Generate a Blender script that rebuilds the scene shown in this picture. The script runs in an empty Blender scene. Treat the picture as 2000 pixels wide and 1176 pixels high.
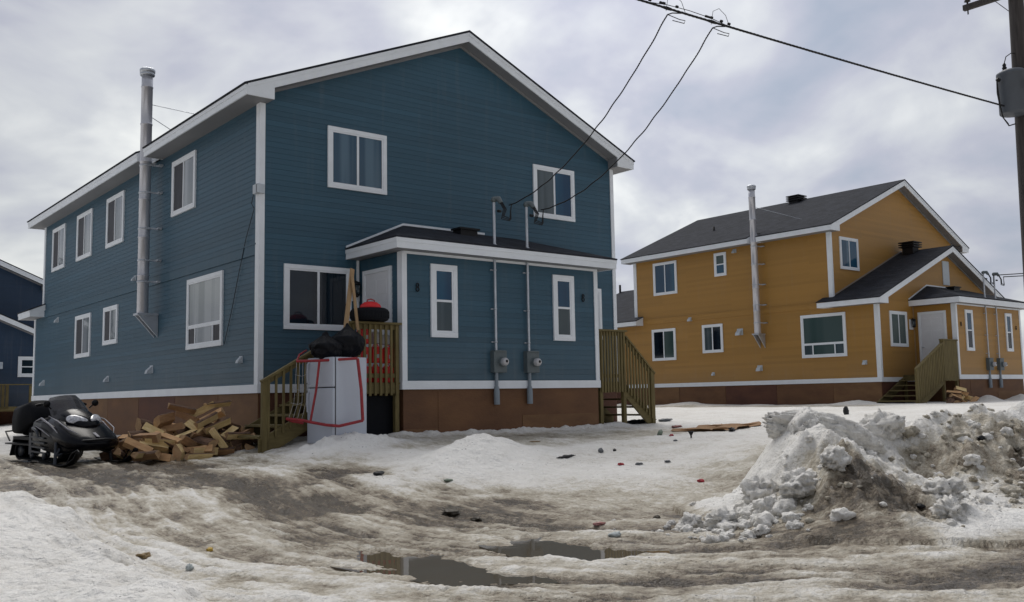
import bpy, math, random
import numpy as np
from mathutils import Vector, Matrix
R = math.radians
#TERRAIN_BEGIN
def _hash(ix, iy, seed):
    h = (ix.astype(np.int64) * 374761393 + iy.astype(np.int64) * 668265263 + seed * 1442695041) & 0x7fffffff
    h = ((h ^ (h >> 13)) * 1274126177) & 0x7fffffff
    h = ((h ^ (h >> 16)) * 2246822519) & 0x7fffffff
    return ((h ^ (h >> 15)) & 0xffff) / 65535.0
def vnoise(x, y, seed=0):
    x = np.asarray(x, float); y = np.asarray(y, float)
    ix = np.floor(x); iy = np.floor(y); fx = x - ix; fy = y - iy
    fx = fx * fx * fx * (fx * (fx * 6 - 15) + 10); fy = fy * fy * fy * (fy * (fy * 6 - 15) + 10)
    a = _hash(ix, iy, seed); b = _hash(ix + 1, iy, seed); c = _hash(ix, iy + 1, seed); d = _hash(ix + 1, iy + 1, seed)
    return (a * (1 - fx) + b * fx) * (1 - fy) + (c * (1 - fx) + d * fx) * fy
def fbm(x, y, octv=4, seed=0, gain=0.5):
    s = 0; a = 1; t = 0
    for i in range(octv):
        s = s + a * vnoise(x * 2.03 ** i + 17.3 * i, y * 2.03 ** i - 9.1 * i, seed + i); t += a; a *= gain
    return s / t - 0.5
def billow(x, y, octv=4, seed=0, gain=0.5):
    s = 0; a = 1; t = 0
    for i in range(octv):
        s = s + a * (1 - np.abs(2 * vnoise(x * 2.1 ** i + 5.7 * i, y * 2.1 ** i + 3.3 * i, seed + i) - 1)); t += a; a *= gain
    return s / t
def sst(a, b, x):
    t = np.clip((x - a) / (b - a), 0, 1); return t * t * (3 - 2 * t)
def seg_dist(x, y, pts):
    """distance to a polyline, and how far along it (0..n-1)"""
    best = np.full(np.shape(x), 1e9); par = np.zeros(np.shape(x))
    for i in range(len(pts) - 1):
        ax, ay = pts[i][:2]; bx, by = pts[i + 1][:2]
        dx, dy = bx - ax, by - ay; L = dx * dx + dy * dy
        t = np.clip(((x - ax) * dx + (y - ay) * dy) / L, 0, 1)
        d = np.hypot(x - ax - t * dx, y - ay - t * dy)
        m = d < best; best = np.where(m, d, best); par = np.where(m, i + t, par)
    return best, par
def poly_sd(x, y, poly):
    d, _ = seg_dist(x, y, poly + [poly[0]])
    inside = np.zeros(np.shape(x), bool)
    n = len(poly)
    for i in range(n):
        x1, y1 = poly[i]; x2, y2 = poly[(i + 1) % n]
        c = (y1 > y) != (y2 > y)
        xi = (x2 - x1) * (y - y1) / ((y2 - y1) if y2 != y1 else 1e-9) + x1
        inside ^= (c & (x < xi))
    return np.where(inside, -d, d)
def rut(x, y):
    """coordinates across and along the curved tracks that leave the yard and turn along the road"""
    cx, cy = 2.5, -7.5
    x2 = x - 0.12 * (y - cy) * (y > cy)
    rho = np.where(y > cy, cx - x2, np.where(x < cx, np.hypot(x - cx, y - cy), cy - y))
    ang = np.arctan2(cy - y, cx - x)
    s = np.where(y > cy, -(y - cy), np.where(x < cx, ang * 5.0, 7.85 + x - cx))
    return rho, s
PUD = [[(-3.311, -9.33), (-3.259, -9.504), (-3.137, -10.194), (-2.971, -10.604), (-3.25, -11.523), (-3.456, -11.132), (-3.595, -10.529), (-3.637, -10.105)], [(-2.038, -9.858), (-1.708, -10.015), (-1.74, -10.73), (-1.732, -11.21), (-1.991, -11.485), (-2.395, -11.411), (-2.43, -10.975), (-2.221, -10.196)]]
BANK = [(.7, -11.7, .06), (1.2, -11.2, .20), (1.55, -10.8, .36), (1.95, -10.5, .44), (2.45, -10.45, .40), (2.95, -10.6, .30), (3.5, -10.8, .38), (5.0, -11.1, .37), (7.0, -11.3, .47), (10.0, -11.6, .55), (40.0, -13.5, .6)]
def base_h(x, y):
    b = np.clip(-.5 + (y + 9.5) * .08, -.5, .13)
    b = b - .30 * sst(.8, -1.6, x) * sst(-6, -1, y)
    lvl = np.interp(x, [2, 6, 12, 20, 24], [-.2, .02, .18, .33, .36])
    w = sst(2, 5, x) * sst(-10.5, -8.0, y)
    b = b * (1 - w) + np.maximum(b, lvl) * w
    b = b - .25 * sst(3, -1, x) * sst(14, 24, y)
    b = b + .2 * sst(14, 22, x) * sst(-2, 2, y) * (1 - w)
    return b
def surface(x, y):
    """height, cleanness of the snow (0 brown slush .. 1 white), wetness"""
    x = np.asarray(x, float); y = np.asarray(y, float)
    h = base_h(x, y)
    far = np.hypot(x + 7.6, y + 16.9)
    near = np.clip(1.6 - far / 22, .25, 1)
    rho, s = rut(x, y)
    n1 = fbm(x * .5, y * .5, 4, 11); n2 = fbm(x * 1.7, y * 1.7, 4, 23); n3 = fbm(x * 6, y * 6, 3, 31); n4 = fbm(x * 17, y * 17, 2, 37)
    st = fbm(rho * 3.3, s * .55, 4, 41); st2 = billow(rho * 7 + .6 * n2, s * 1.0, 3, 47) - .6
    # ---- cover
    road = sst(-8.4, -10.8, y + .9 * n2) * sst(40, 30, np.abs(x))                       # street
    drive = sst(.5, -1.9, x + .03 * (y + 2) + n2 * 1.2) * sst(3.0, -.5, y - 3 * (x < -1))     # driven part of the yard
    trav = np.maximum(road, drive)
    clean = .83 - .52 * trav + .32 * n1 + .22 * n2
    # ---- relief
    h = h + .10 * n1 * (1 - trav * .75) + .05 * n2 * near + .030 * n3 * near + .020 * n4 * near
    bl3 = billow(x * 4.5 + n2, y * 4.5, 3, 131) - .6
    h = h + .055 * bl3 * near * (1 - trav) * sst(14, 9, far)
    h = h + trav * near * (.050 * st + .045 * st2)
    for r0 in (4.2, 5.6, 6.9, 8.3):
        g = np.exp(-((rho - r0 - .25 * fbm(s * .3, s * 0 + r0, 2, 5)) / .13) ** 2) * trav
        h = h - .035 * g; clean = clean - .20 * g
    for r0 in (4.85, 6.25, 7.5):
        g = np.exp(-((rho - r0 - .2 * fbm(s * .4, s * 0 + r0, 2, 8)) / .14) ** 2) * trav
        h = h + .025 * g; clean = clean + .18 * g
    clean = clean + trav * (.70 * st + .50 * st2 + .35 * n3 + .05)
    for px_, py_, rx_, ry_, aa, am in ((-1.25, -5.2, 1.1, .45, .9, .5), (-2.6, -6.3, .55, 1.3, .15, .42), (-2.4, -2.2, 1.6, .9, 0, .34), (-3.2, -4.6, .8, 1.3, .2, .22), (-2.3, -7.9, .35, 1.2, .2, .3), (-.6, -13.6, 2.0, .35, .0, .35), (-2.8, -12.4, 1.2, .3, .2, .25), (1.8, -13.9, 2.2, .3, .1, .35)):
        ca_, sa_ = math.cos(aa), math.sin(aa); dx_ = x - px_; dy_ = y - py_
        g = np.exp(-(((dx_ * ca_ + dy_ * sa_) / rx_) ** 2 + ((dy_ * ca_ - dx_ * sa_) / ry_) ** 2) ** 1.2 * (1 + 1.5 * n2)); clean = clean - am * g; h = h - .03 * g
    wet = trav * (.45 - 1.8 * st)
    # grey trodden strip in front of the porch
    tro = sst(2.2, .3, np.abs(y + 2.6 + .1 * x) + n2) * sst(9.5, 6.5, x) * sst(0, 1.5, x)
    clean = clean - .34 * tro
    # small white mound
    g = np.exp(-(((x - 1.15) * .80 + (y + 5.3) * .60) / 1.5) ** 2 - (((y + 5.3) * .80 - (x - 1.15) * .60) / .62) ** 2)
    h = h + .36 * g * (1 + .25 * n3); clean = clean + .7 * g
    # snow banked round the foot of the refrigerator and along the blue house
    g = np.exp(-((x - .45) / .85) ** 2 - ((y + 2.62) / .42) ** 2); h = h + .2 * g * (1 + 1.2 * n3); clean = clean + .8 * g
    g = np.exp(-((y + 1.72) / .22) ** 2) * sst(1.4, 2.0, x) * sst(8.4, 7.4, x); h = h + g * (.05 + .10 * n3); clean = clean + .35 * g
    # snow on the left of the tracks, close to the camera
    e = (-5.05 + .04 * (y + 9)) + .5 * n2 + .12 * n3 - .16 * sst(-7, -4, y) * 6
    a = sst(0, -.55, x - e) * sst(-5.0, -6.0, y - .8 * n2)
    h = h + a * (.20 + .10 * n1 + .09 * n2); clean = clean * (1 - a) + a * (.90 + .45 * n2 + .2 * n3); wet = wet * (1 - a)
    a2 = sst(.8, .0, x - e) * sst(-6.5, -8.5, y) * (1 - a); clean = clean + .20 * a2
    a3 = sst(-1.6, -2.6, x) * sst(-6.2, -5.0, y) * sst(3, 1, y); clean = clean - .24 * a3
    a4 = sst(-6.8, -8.6, y + .8 * n2) * sst(-2.5, -.5, x) * sst(-12.5, -10, y); clean = clean - .36 * a4 * (1 - road * .6)
    # ploughed bank along the street
    d, par = seg_dist(x, y, BANK)
    zc = np.interp(par, range(len(BANK)), [p[2] for p in BANK])
    by = np.interp(x, [p[0] for p in BANK], [p[1] for p in BANK])
    front = (y < by) | (x < BANK[0][0])
    wdt = np.where(front, np.interp(x, [0, 2.0], [1.35, 2.1]), 1.15)
    prof = np.clip(1 - d / wdt, 0, 1)
    prof = np.where(front, .35 * prof + .65 * prof ** 2.2, prof * prof * (3 - 2 * prof))
    bw = fbm(x * .8 + .4 * n2, y * .8, 3, 61)
    bl = billow(x * 1.6 + n2, y * 1.6, 4, 71)
    bank = prof * (zc + .47) * (1 + .9 * bw)
    on = sst(.02, .25, prof)
    front_f = sst(.3, -.5, y - by) + (x < 1)
    bl2 = billow(x * 4.2 + 2 * n2, y * 4.2 + n1, 3, 91)
    bank = bank + on * (.30 * (bl - .55) * sst(0, .5, prof) + .13 * (bl2 - .6) * sst(0, .4, prof) + .10 * n3 + .05 * n4) * np.clip(front_f + .35, 0, 1)
    top = np.where(prof > .01, np.maximum(h, -.47 + bank), h)
    isb = sst(.02, .14, top - h)
    h = top
    clean = clean * (1 - isb) + isb * (.88 + .7 * n2 + .3 * n3 - .30 * sst(.62, .35, bl) )
    # brown, gritty parts of the bank's street side
    g = np.exp(-((x - .35) / 1.05) ** 2 - ((y + 12.1) / .62) ** 2); clean = clean - .85 * g * (1 + n2); h = h + .10 * g
    g = sst(2.5, 3.8, x + n2 * 1.5) * sst(.05, -.45, y - by + .5 * n2) * sst(-13.0, -12.3, y); clean = clean - .46 * g * (1.15 + 1.8 * n2 + n3)
    g = np.exp(-((y + 12.75 - .12 * (x - 2)) / .16) ** 2) * sst(-.6, .4, x); clean = clean + .5 * g; h = h + .03 * g
    # foot of the orange house: snow berm, then a grey driven lane
    g = np.exp(-((x - 23.1) / .4) ** 2) * sst(.6, 1.8, y) * sst(20, 16, y); h = h + g * (.10 + .22 * n1 + .06 * n2); clean = clean + .4 * g
    g = np.exp(-((y + .95) / .35) ** 2) * sst(25.5, 26.5, x) * sst(36, 33, x); h = h + .22 * g * (1 + n2)
    g = np.exp(-((x - 21.0 - .6 * n2) / 1.0) ** 2) * sst(-1.5, .5, y); clean = clean - .50 * g; h = h - .04 * g
    # puddles: hollows that fall below the water level
    for P in PUD:
        sd = poly_sd(x + .22 * n3 + .1 * n2, y + .22 * n3, P)
        k = sst(.18, -.06, sd + .125)
        h = h * (1 - k) + (-.535 + .05 * n3) * k
        k2 = sst(.10, .0, sd) ; h = h - .012 * k2
        clean = clean - .2 * k
    wet = np.clip(wet, 0, 1)
    # flat pads under the buildings keep the snow out of them
    pad = sst(0, .6, x) * sst(9.4, 8.8, x) * sst(0, .6, y) * sst(17, 16.4, y)
    h = h - .3 * pad
    return h, np.clip(clean, 0, 1), wet
def ground_z(x, y):
    return float(surface(np.array([x]), np.array([y]))[0][0])
#TERRAIN_END

# ------------------------------------------------------------------ helpers
C = bpy.data.collections.new('scene_objects'); bpy.context.scene.collection.children.link(C)
rnd = random.Random(7)
def V(*a): return Vector(a)
class MB:
    def __init__(s): s.v = []; s.f = []; s.m = []; s.sm = []
    def add(s, vs, fs, mi=0, smooth=False):
        o = len(s.v); s.v += [tuple(v) for v in vs]
        for f in fs: s.f.append([i + o for i in f]); s.m.append(mi); s.sm.append(smooth)
        return s
    def box(s, a, b, mi=0):
        x0, x1 = sorted((a[0], b[0])); y0, y1 = sorted((a[1], b[1])); z0, z1 = sorted((a[2], b[2]))
        return s.add([(x0,y0,z0),(x1,y0,z0),(x1,y1,z0),(x0,y1,z0),(x0,y0,z1),(x1,y0,z1),(x1,y1,z1),(x0,y1,z1)],
                     [(0,3,2,1),(4,5,6,7),(0,1,5,4),(1,2,6,5),(2,3,7,6),(3,0,4,7)], mi)
    def obox(s, c, ax, ay, az, mi=0):
        c = Vector(c); ax = Vector(ax); ay = Vector(ay); az = Vector(az)
        vs = [c+ax*i+ay*j+az*k for k in (-1,1) for i, j in ((-1,-1),(1,-1),(1,1),(-1,1))]
        return s.add(vs, [(0,3,2,1),(4,5,6,7),(0,1,5,4),(1,2,6,5),(2,3,7,6),(3,0,4,7)], mi)
    def beam(s, p, q, w, h, up=(0,0,1), mi=0):
        p = Vector(p); q = Vector(q); d = (q-p); L = d.length; d.normalize(); up = Vector(up)
        side = d.cross(up).normalized(); u = side.cross(d).normalized()
        return s.obox((p+q)/2, d*L/2, side*w/2, u*h/2, mi)
    def prism(s, pts, ext, mi=0):
        n = len(pts); e = Vector(ext); P = [Vector(p) for p in pts]
        return s.add(P + [p+e for p in P], [list(range(n))[::-1], list(range(n, 2*n))] + [(i, (i+1) % n, n+(i+1) % n, n+i) for i in range(n)], mi)
    def tube(s, path, r, n=8, mi=0, caps=True, smooth=True):
        P = [Vector(p) for p in path]; rings = []; pu = None
        for i, p in enumerate(P):
            d = (P[min(i+1, len(P)-1)] - P[max(i-1, 0)]).normalized()
            if pu is None: pu = d.orthogonal().normalized()
            u = (pu - d*pu.dot(d)); u = u.normalized() if u.length > 1e-6 else d.orthogonal().normalized(); pu = u
            w = d.cross(u); rr = r[i] if isinstance(r, (list, tuple)) else r
            rings.append([p + (u*math.cos(2*math.pi*k/n) + w*math.sin(2*math.pi*k/n))*rr for k in range(n)])
        vs = [v for g in rings for v in g]; fs = []
        for i in range(len(P)-1):
            for k in range(n): fs.append((i*n+k, i*n+(k+1) % n, (i+1)*n+(k+1) % n, (i+1)*n+k))
        s.add(vs, fs, mi, smooth)
        if caps: s.add(rings[0], [list(range(n))[::-1]], mi); s.add(rings[-1], [list(range(n))], mi)
        return s
    def lathe(s, prof, o, axis=(0,0,1), n=20, mi=0, smooth=True):
        o = Vector(o); a = Vector(axis).normalized(); u = a.orthogonal().normalized(); w = a.cross(u); vs = []; fs = []
        for r, z in prof:
            for k in range(n): vs.append(o + a*z + (u*math.cos(2*math.pi*k/n) + w*math.sin(2*math.pi*k/n))*r)
        for i in range(len(prof)-1):
            for k in range(n): fs.append((i*n+k, i*n+(k+1) % n, (i+1)*n+(k+1) % n, (i+1)*n+k))
        return s.add(vs, fs, mi, smooth)
    def build(s, name, mat, parent=None, at=None, bevel=0, smooth=None):
        me = bpy.data.meshes.new(name)
        off = origin(parent) if parent else (Vector(at) if at else Vector((0,0,0)))
        me.from_pydata([(v[0]-off[0], v[1]-off[1], v[2]-off[2]) for v in s.v], [], s.f)
        mats = mat if isinstance(mat, (list, tuple)) else [mat]
        for m in mats: me.materials.append(m)
        me.polygons.foreach_set('material_index', s.m)
        me.polygons.foreach_set('use_smooth', s.sm if smooth is None else [smooth]*len(s.f))
        me.update()
        o = bpy.data.objects.new(name, me); C.objects.link(o)
        if parent: o.parent = parent
        elif at: o.location = at
        if bevel:
            b = o.modifiers.new('bevel', 'BEVEL'); b.width = bevel; b.segments = 2; b.limit_method = 'ANGLE'; b.angle_limit = R(40)
        return o
def origin(o):
    p = Vector((0,0,0))
    while o: p = p + o.location; o = o.parent
    return p
def tag(o, label=None, cat=None, group=None, kind=None):
    if label: o['label'] = label
    if cat: o['category'] = cat
    if group: o['group'] = group
    if kind: o['kind'] = kind
    return o
def thing(name, loc, label, cat, group=None):
    o = bpy.data.objects.new(name, None); C.objects.link(o); o.location = loc; o.empty_display_size = .2
    return tag(o, label, cat, group)
def copy_tree(o, parent=None):
    c = o.copy(); C.objects.link(c); c.parent = parent
    for ch in list(o.children): copy_tree(ch, c)
    return c

# ------------------------------------------------------------------ materials
def nodemat(name):
    m = bpy.data.materials.new(name); m.use_nodes = True; nt = m.node_tree
    return m, nt, nt.nodes['Principled BSDF']
def N(nt, t, **k):
    n = nt.nodes.new(t)
    for a, b in k.items():
        if a in n.inputs: n.inputs[a].default_value = b
        else: setattr(n, a, b)
    return n
def mat(name, col, rough=.6, metal=0, var=.12, scale=6, bump=0, bscale=None, spec=.5, stretch=(1,1,1), col2=None, detail=5, dist=.02):
    """plain surface with noise in its colour, gloss and relief"""
    m, nt, b = nodemat(name); L = nt.links.new
    tc = N(nt, 'ShaderNodeTexCoord'); mp = N(nt, 'ShaderNodeMapping'); mp.inputs['Scale'].default_value = stretch
    L(tc.outputs['Object'], mp.inputs['Vector'])
    n = N(nt, 'ShaderNodeTexNoise', Scale=scale, Detail=detail); n.inputs['Roughness'].default_value = .62
    L(mp.outputs['Vector'], n.inputs['Vector'])
    r = N(nt, 'ShaderNodeValToRGB'); r.color_ramp.elements[0].position = .3; r.color_ramp.elements[1].position = .7
    c2 = col2 or tuple(min(1, c*(1+var)) for c in col); c1 = tuple(c*(1-var) for c in col) if not col2 else col
    r.color_ramp.elements[0].color = (*c1, 1); r.color_ramp.elements[1].color = (*c2, 1)
    L(n.outputs['Fac'], r.inputs['Fac']); L(r.outputs['Color'], b.inputs['Base Color'])
    b.inputs['Roughness'].default_value = rough; b.inputs['Metallic'].default_value = metal; b.inputs['Specular IOR Level'].default_value = spec
    mr = N(nt, 'ShaderNodeMapRange'); mr.inputs['To Min'].default_value = max(.03, rough-.08); mr.inputs['To Max'].default_value = min(1, rough+.08)
    L(n.outputs['Fac'], mr.inputs['Value']); L(mr.outputs['Result'], b.inputs['Roughness'])
    if bump:
        n2 = N(nt, 'ShaderNodeTexNoise', Scale=bscale or scale*3, Detail=5); L(mp.outputs['Vector'], n2.inputs['Vector'])
        bp = N(nt, 'ShaderNodeBump', Strength=bump, Distance=dist); L(n2.outputs['Fac'], bp.inputs['Height']); L(bp.outputs['Normal'], b.inputs['Normal'])
    return m
def siding(name, col, course, axis, grain=.3, var=.1):
    """painted lap boards: grain along the board and butt joints; the laps themselves are modelled"""
    m, nt, b = nodemat(name); L = nt.links.new
    g = N(nt, 'ShaderNodeNewGeometry'); sp = N(nt, 'ShaderNodeSeparateXYZ'); L(g.outputs['Position'], sp.inputs[0])
    cb = N(nt, 'ShaderNodeCombineXYZ'); L(sp.outputs[axis], cb.inputs[0]); L(sp.outputs[2], cb.inputs[1])
    mp = N(nt, 'ShaderNodeMapping'); mp.inputs['Scale'].default_value = (.6, 9, 1); L(cb.outputs[0], mp.inputs['Vector'])
    n = N(nt, 'ShaderNodeTexNoise', Scale=2.2, Detail=6); L(mp.outputs[0], n.inputs['Vector'])
    fl = N(nt, 'ShaderNodeMath', operation='FLOOR'); dv = N(nt, 'ShaderNodeMath', operation='DIVIDE'); dv.inputs[1].default_value = course
    L(sp.outputs[2], dv.inputs[0]); L(dv.outputs[0], fl.inputs[0])
    wn = N(nt, 'ShaderNodeTexWhiteNoise', noise_dimensions='1D'); L(fl.outputs[0], wn.inputs['W'])
    n2 = N(nt, 'ShaderNodeTexNoise', Scale=.55, Detail=3); L(cb.outputs[0], n2.inputs['Vector'])
    ad = N(nt, 'ShaderNodeMath', operation='ADD'); L(wn.outputs['Value'], ad.inputs[0]); L(n2.outputs['Fac'], ad.inputs[1])
    ad2 = N(nt, 'ShaderNodeMath', operation='MULTIPLY_ADD'); ad2.inputs[1].default_value = .8; L(n.outputs['Fac'], ad2.inputs[0]); L(ad.outputs[0], ad2.inputs[2])
    mr = N(nt, 'ShaderNodeMapRange'); mr.inputs['From Min'].default_value = .5; mr.inputs['From Max'].default_value = 2.0
    mr.inputs['To Min'].default_value = 1-var*1.2; mr.inputs['To Max'].default_value = 1+var*1.2; L(ad2.outputs[0], mr.inputs['Value'])
    mx = N(nt, 'ShaderNodeVectorMath', operation='SCALE'); mx.inputs[0].default_value = col; L(mr.outputs[0], mx.inputs['Scale'])
    # pale salt and splash dirt low on the wall, with an uneven upper edge; faint runs below
    n3 = N(nt, 'ShaderNodeTexNoise', Scale=1.1, Detail=6); L(cb.outputs[0], n3.inputs['Vector'])
    mp4 = N(nt, 'ShaderNodeMapping'); mp4.inputs['Scale'].default_value = (5, .35, 1); L(cb.outputs[0], mp4.inputs[0]); n4 = N(nt, 'ShaderNodeTexNoise', Scale=1.3, Detail=5); L(mp4.outputs[0], n4.inputs['Vector'])
    lo = N(nt, 'ShaderNodeMapRange'); lo.inputs['From Min'].default_value = 2.3; lo.inputs['From Max'].default_value = 1.0; L(sp.outputs[2], lo.inputs['Value'])
    m1 = N(nt, 'ShaderNodeMath', operation='MULTIPLY'); L(lo.outputs[0], m1.inputs[0]); L(n3.outputs['Fac'], m1.inputs[1])
    rr = N(nt, 'ShaderNodeMapRange'); rr.inputs['From Min'].default_value = .56; rr.inputs['From Max'].default_value = .78; rr.inputs['To Max'].default_value = .09; L(n4.outputs['Fac'], rr.inputs['Value'])
    m2 = N(nt, 'ShaderNodeMath', operation='MULTIPLY_ADD'); L(m1.outputs[0], m2.inputs[0]); m2.inputs[1].default_value = .22; L(rr.outputs[0], m2.inputs[2])
    br0 = N(nt, 'ShaderNodeTexBrick'); br0.offset = .37; br0.inputs['Scale'].default_value = 1; br0.inputs['Brick Width'].default_value = 3.66; br0.inputs['Row Height'].default_value = course; br0.inputs['Mortar Size'].default_value = .0; L(cb.outputs[0], br0.inputs['Vector'])
    br0.inputs['Color1'].default_value = (.93, .93, .93, 1); br0.inputs['Color2'].default_value = (1.06, 1.06, 1.06, 1); br0.inputs['Bias'].default_value = 0
    mm = N(nt, 'ShaderNodeVectorMath', operation='MULTIPLY'); L(mx.outputs[0], mm.inputs[0]); L(br0.outputs['Color'], mm.inputs[1])
    mi = N(nt, 'ShaderNodeMix', data_type='RGBA'); L(m2.outputs[0], mi.inputs['Factor']); L(mm.outputs[0], mi.inputs['A']); mi.inputs['B'].default_value = (.30, .28, .25, 1)
    L(mi.outputs['Result'], b.inputs['Base Color'])
    b.inputs['Roughness'].default_value = .5; b.inputs['Specular IOR Level'].default_value = .5
    br = N(nt, 'ShaderNodeTexBrick'); br.offset = .37; br.inputs['Scale'].default_value = 1; br.inputs['Brick Width'].default_value = 3.66; br.inputs['Row Height'].default_value = course
    br.inputs['Mortar Size'].default_value = .004; br.inputs['Mortar Smooth'].default_value = .5; L(cb.outputs[0], br.inputs['Vector'])
    b1 = N(nt, 'ShaderNodeBump', Strength=.3, Distance=.003); b1.invert = True; L(br.outputs['Fac'], b1.inputs['Height'])
    b2 = N(nt, 'ShaderNodeBump', Strength=grain, Distance=.004); L(n.outputs['Fac'], b2.inputs['Height']); L(b1.outputs[0], b2.inputs['Normal'])
    L(b2.outputs[0], b.inputs['Normal'])
    return m
def glass(name, c1, c2, axis=None, scale=5, rough=.04, spec=.6, lo=.42, hi=.58):
    """window pane: dark or curtained room behind a reflecting sheet"""
    m, nt, b = nodemat(name); L = nt.links.new
    g = N(nt, 'ShaderNodeNewGeometry'); mp = N(nt, 'ShaderNodeMapping'); L(g.outputs['Position'], mp.inputs['Vector'])
    mp.inputs['Scale'].default_value = (1, 1, .04) if axis is None else axis
    n = N(nt, 'ShaderNodeTexNoise', Scale=scale, Detail=2); L(mp.outputs[0], n.inputs['Vector'])
    r = N(nt, 'ShaderNodeValToRGB'); r.color_ramp.elements[0].position = lo; r.color_ramp.elements[1].position = hi
    r.color_ramp.elements[0].color = (*c1, 1); r.color_ramp.elements[1].color = (*c2, 1)
    L(n.outputs['Fac'], r.inputs['Fac']); L(r.outputs['Color'], b.inputs['Base Color'])
    b.inputs['Roughness'].default_value = .5; b.inputs['Specular IOR Level'].default_value = 0
    b.inputs['Coat Weight'].default_value = 1; b.inputs['Coat Roughness'].default_value = rough; b.inputs['Coat IOR'].default_value = 1.35 + .35*spec
    w = N(nt, 'ShaderNodeTexNoise', Scale=1.6, Detail=1); L(g.outputs['Position'], w.inputs['Vector'])
    bp = N(nt, 'ShaderNodeBump', Strength=.06, Distance=.02); L(w.outputs['Fac'], bp.inputs['Height']); L(bp.outputs[0], b.inputs['Coat Normal'])
    return m

M = {}
BLUE = (.028, .084, .130); ORANGE = (.36, .19, .040); NAVY = (.013, .036, .078)
for k, c in (('blue', BLUE), ('orange', ORANGE), ('navy', NAVY)):
    M[k+'_x'] = siding(k+'_siding_front', c, .105, 0, .30 if k == 'blue' else .10, .10 if k == 'blue' else .03); M[k+'_y'] = siding(k+'_siding_side', c, .105, 1, .30 if k == 'blue' else .10, .10 if k == 'blue' else .03)
M['white'] = mat('white_trim', (.77, .81, .86), .45, var=.05, scale=2.5, bump=.08, bscale=20)
M['white_shaded'] = mat('shaded_soffit', (.22, .225, .24), .6, var=.05, scale=3)  # white darkened in its colour for the shade under the eaves
M['door'] = mat('white_door', (.70, .72, .76), .4, var=.04, scale=2)
M['skirt'] = mat('brown_plywood', (.105, .046, .020), .75, col2=(.175, .084, .036), scale=1.1, bump=.25, bscale=14, stretch=(1, 1, 2.2), detail=8)
M['skirt2'] = mat('tan_plywood', (.135, .064, .027), .75, col2=(.21, .112, .048), scale=1.6, bump=.25, bscale=14, stretch=(1, 1, 2.5), detail=8)
M['skirt3'] = mat('red_plywood', (.075, .026, .015), .75, col2=(.125, .048, .025), scale=1.3, bump=.25, bscale=14, stretch=(1, 1, 2.5), detail=8)
def shingles():
    m, nt, b = nodemat('asphalt_shingles'); L = nt.links.new
    tc = N(nt, 'ShaderNodeTexCoord'); mp = N(nt, 'ShaderNodeMapping'); L(tc.outputs['Object'], mp.inputs[0])
    v = N(nt, 'ShaderNodeTexVoronoi', Scale=5); L(mp.outputs[0], v.inputs['Vector']); n = N(nt, 'ShaderNodeTexNoise', Scale=40, Detail=4); L(mp.outputs[0], n.inputs['Vector'])
    mx = N(nt, 'ShaderNodeMix', data_type='RGBA'); mx.inputs['A'].default_value = (.020, .023, .031, 1); mx.inputs['B'].default_value = (.042, .046, .058, 1)
    ad = N(nt, 'ShaderNodeMath', operation='MULTIPLY'); L(v.outputs['Color'], ad.inputs[0]); L(n.outputs['Fac'], ad.inputs[1]); L(ad.outputs[0], mx.inputs['Factor'])
    sh = N(nt, 'ShaderNodeTexBrick'); sh.offset = .5; sh.inputs['Scale'].default_value = 1; sh.inputs['Brick Width'].default_value = .33; sh.inputs['Row Height'].default_value = .155; sh.inputs['Mortar Size'].default_value = .006
    sh.inputs['Color1'].default_value = (.75, .75, .75, 1); sh.inputs['Color2'].default_value = (1.25, 1.25, 1.25, 1); sh.inputs['Mortar'].default_value = (.45, .45, .45, 1)
    sy_ = N(nt, 'ShaderNodeSeparateXYZ'); L(tc.outputs['Object'], sy_.inputs[0]); sc2 = N(nt, 'ShaderNodeCombineXYZ'); L(sy_.outputs[1], sc2.inputs[0]); L(sy_.outputs[0], sc2.inputs[1]); L(sc2.outputs[0], sh.inputs['Vector'])
    mu = N(nt, 'ShaderNodeVectorMath', operation='MULTIPLY'); L(mx.outputs['Result'], mu.inputs[0]); L(sh.outputs['Color'], mu.inputs[1])
    L(mu.outputs[0], b.inputs['Base Color']); b.inputs['Roughness'].default_value = .95; b.inputs['Specular IOR Level'].default_value = .25
    bp = N(nt, 'ShaderNodeBump', Strength=.5, Distance=.01); L(n.outputs['Fac'], bp.inputs['Height']); L(bp.outputs[0], b.inputs['Normal'])
    return m
M['roof'] = shingles()
M['metal'] = mat('galvanised_metal', (.52, .55, .60), .42, metal=.6, var=.12, scale=5, bump=.05)
M['chrome'] = mat('stainless_pipe', (.56, .57, .62), .32, metal=.45, var=.06, scale=3, stretch=(1, 1, .3), bump=.05, bscale=3)
M['greybox'] = mat('grey_meter_box', (.105, .13, .14), .5, var=.08, scale=5)
M['conduit'] = mat('grey_conduit', (.22, .26, .30), .5, var=.08)
M['dial'] = glass('meter_dial', (.35, .36, .38), (.5, .5, .52), scale=3)
M['black'] = mat('black_plastic', (.006, .006, .008), .5, spec=.3, var=.2)
M['wire'] = mat('black_cable', (.008, .008, .010), .7, var=.2)
M['rubber'] = mat('black_rubber', (.006, .007, .010), .75, spec=.2, var=.2, scale=12, bump=.2, bscale=30)
M['bag'] = mat('black_bin_bag', (.003, .004, .007), .5, spec=.18, var=.2, scale=6, bump=.5, bscale=7, dist=.03)
M['red'] = mat('red_plastic', (.74, .014, .018), .4, var=.15, scale=6)
M['redpaint'] = mat('scratched_red_paint', (.30, .018, .026), .5, var=.3, scale=14, bump=.1)
M['fridge'] = mat('white_enamel', (.50, .54, .62), .3, var=.03, scale=2)
M['seal'] = mat('dark_seal', (.05, .05, .055), .7)
M['vent'] = mat('white_vent', (.50, .55, .60), .5, var=.05)
M['white_thing'] = mat('pale_plastic', (.45, .45, .46), .5, var=.15, scale=8)
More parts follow.
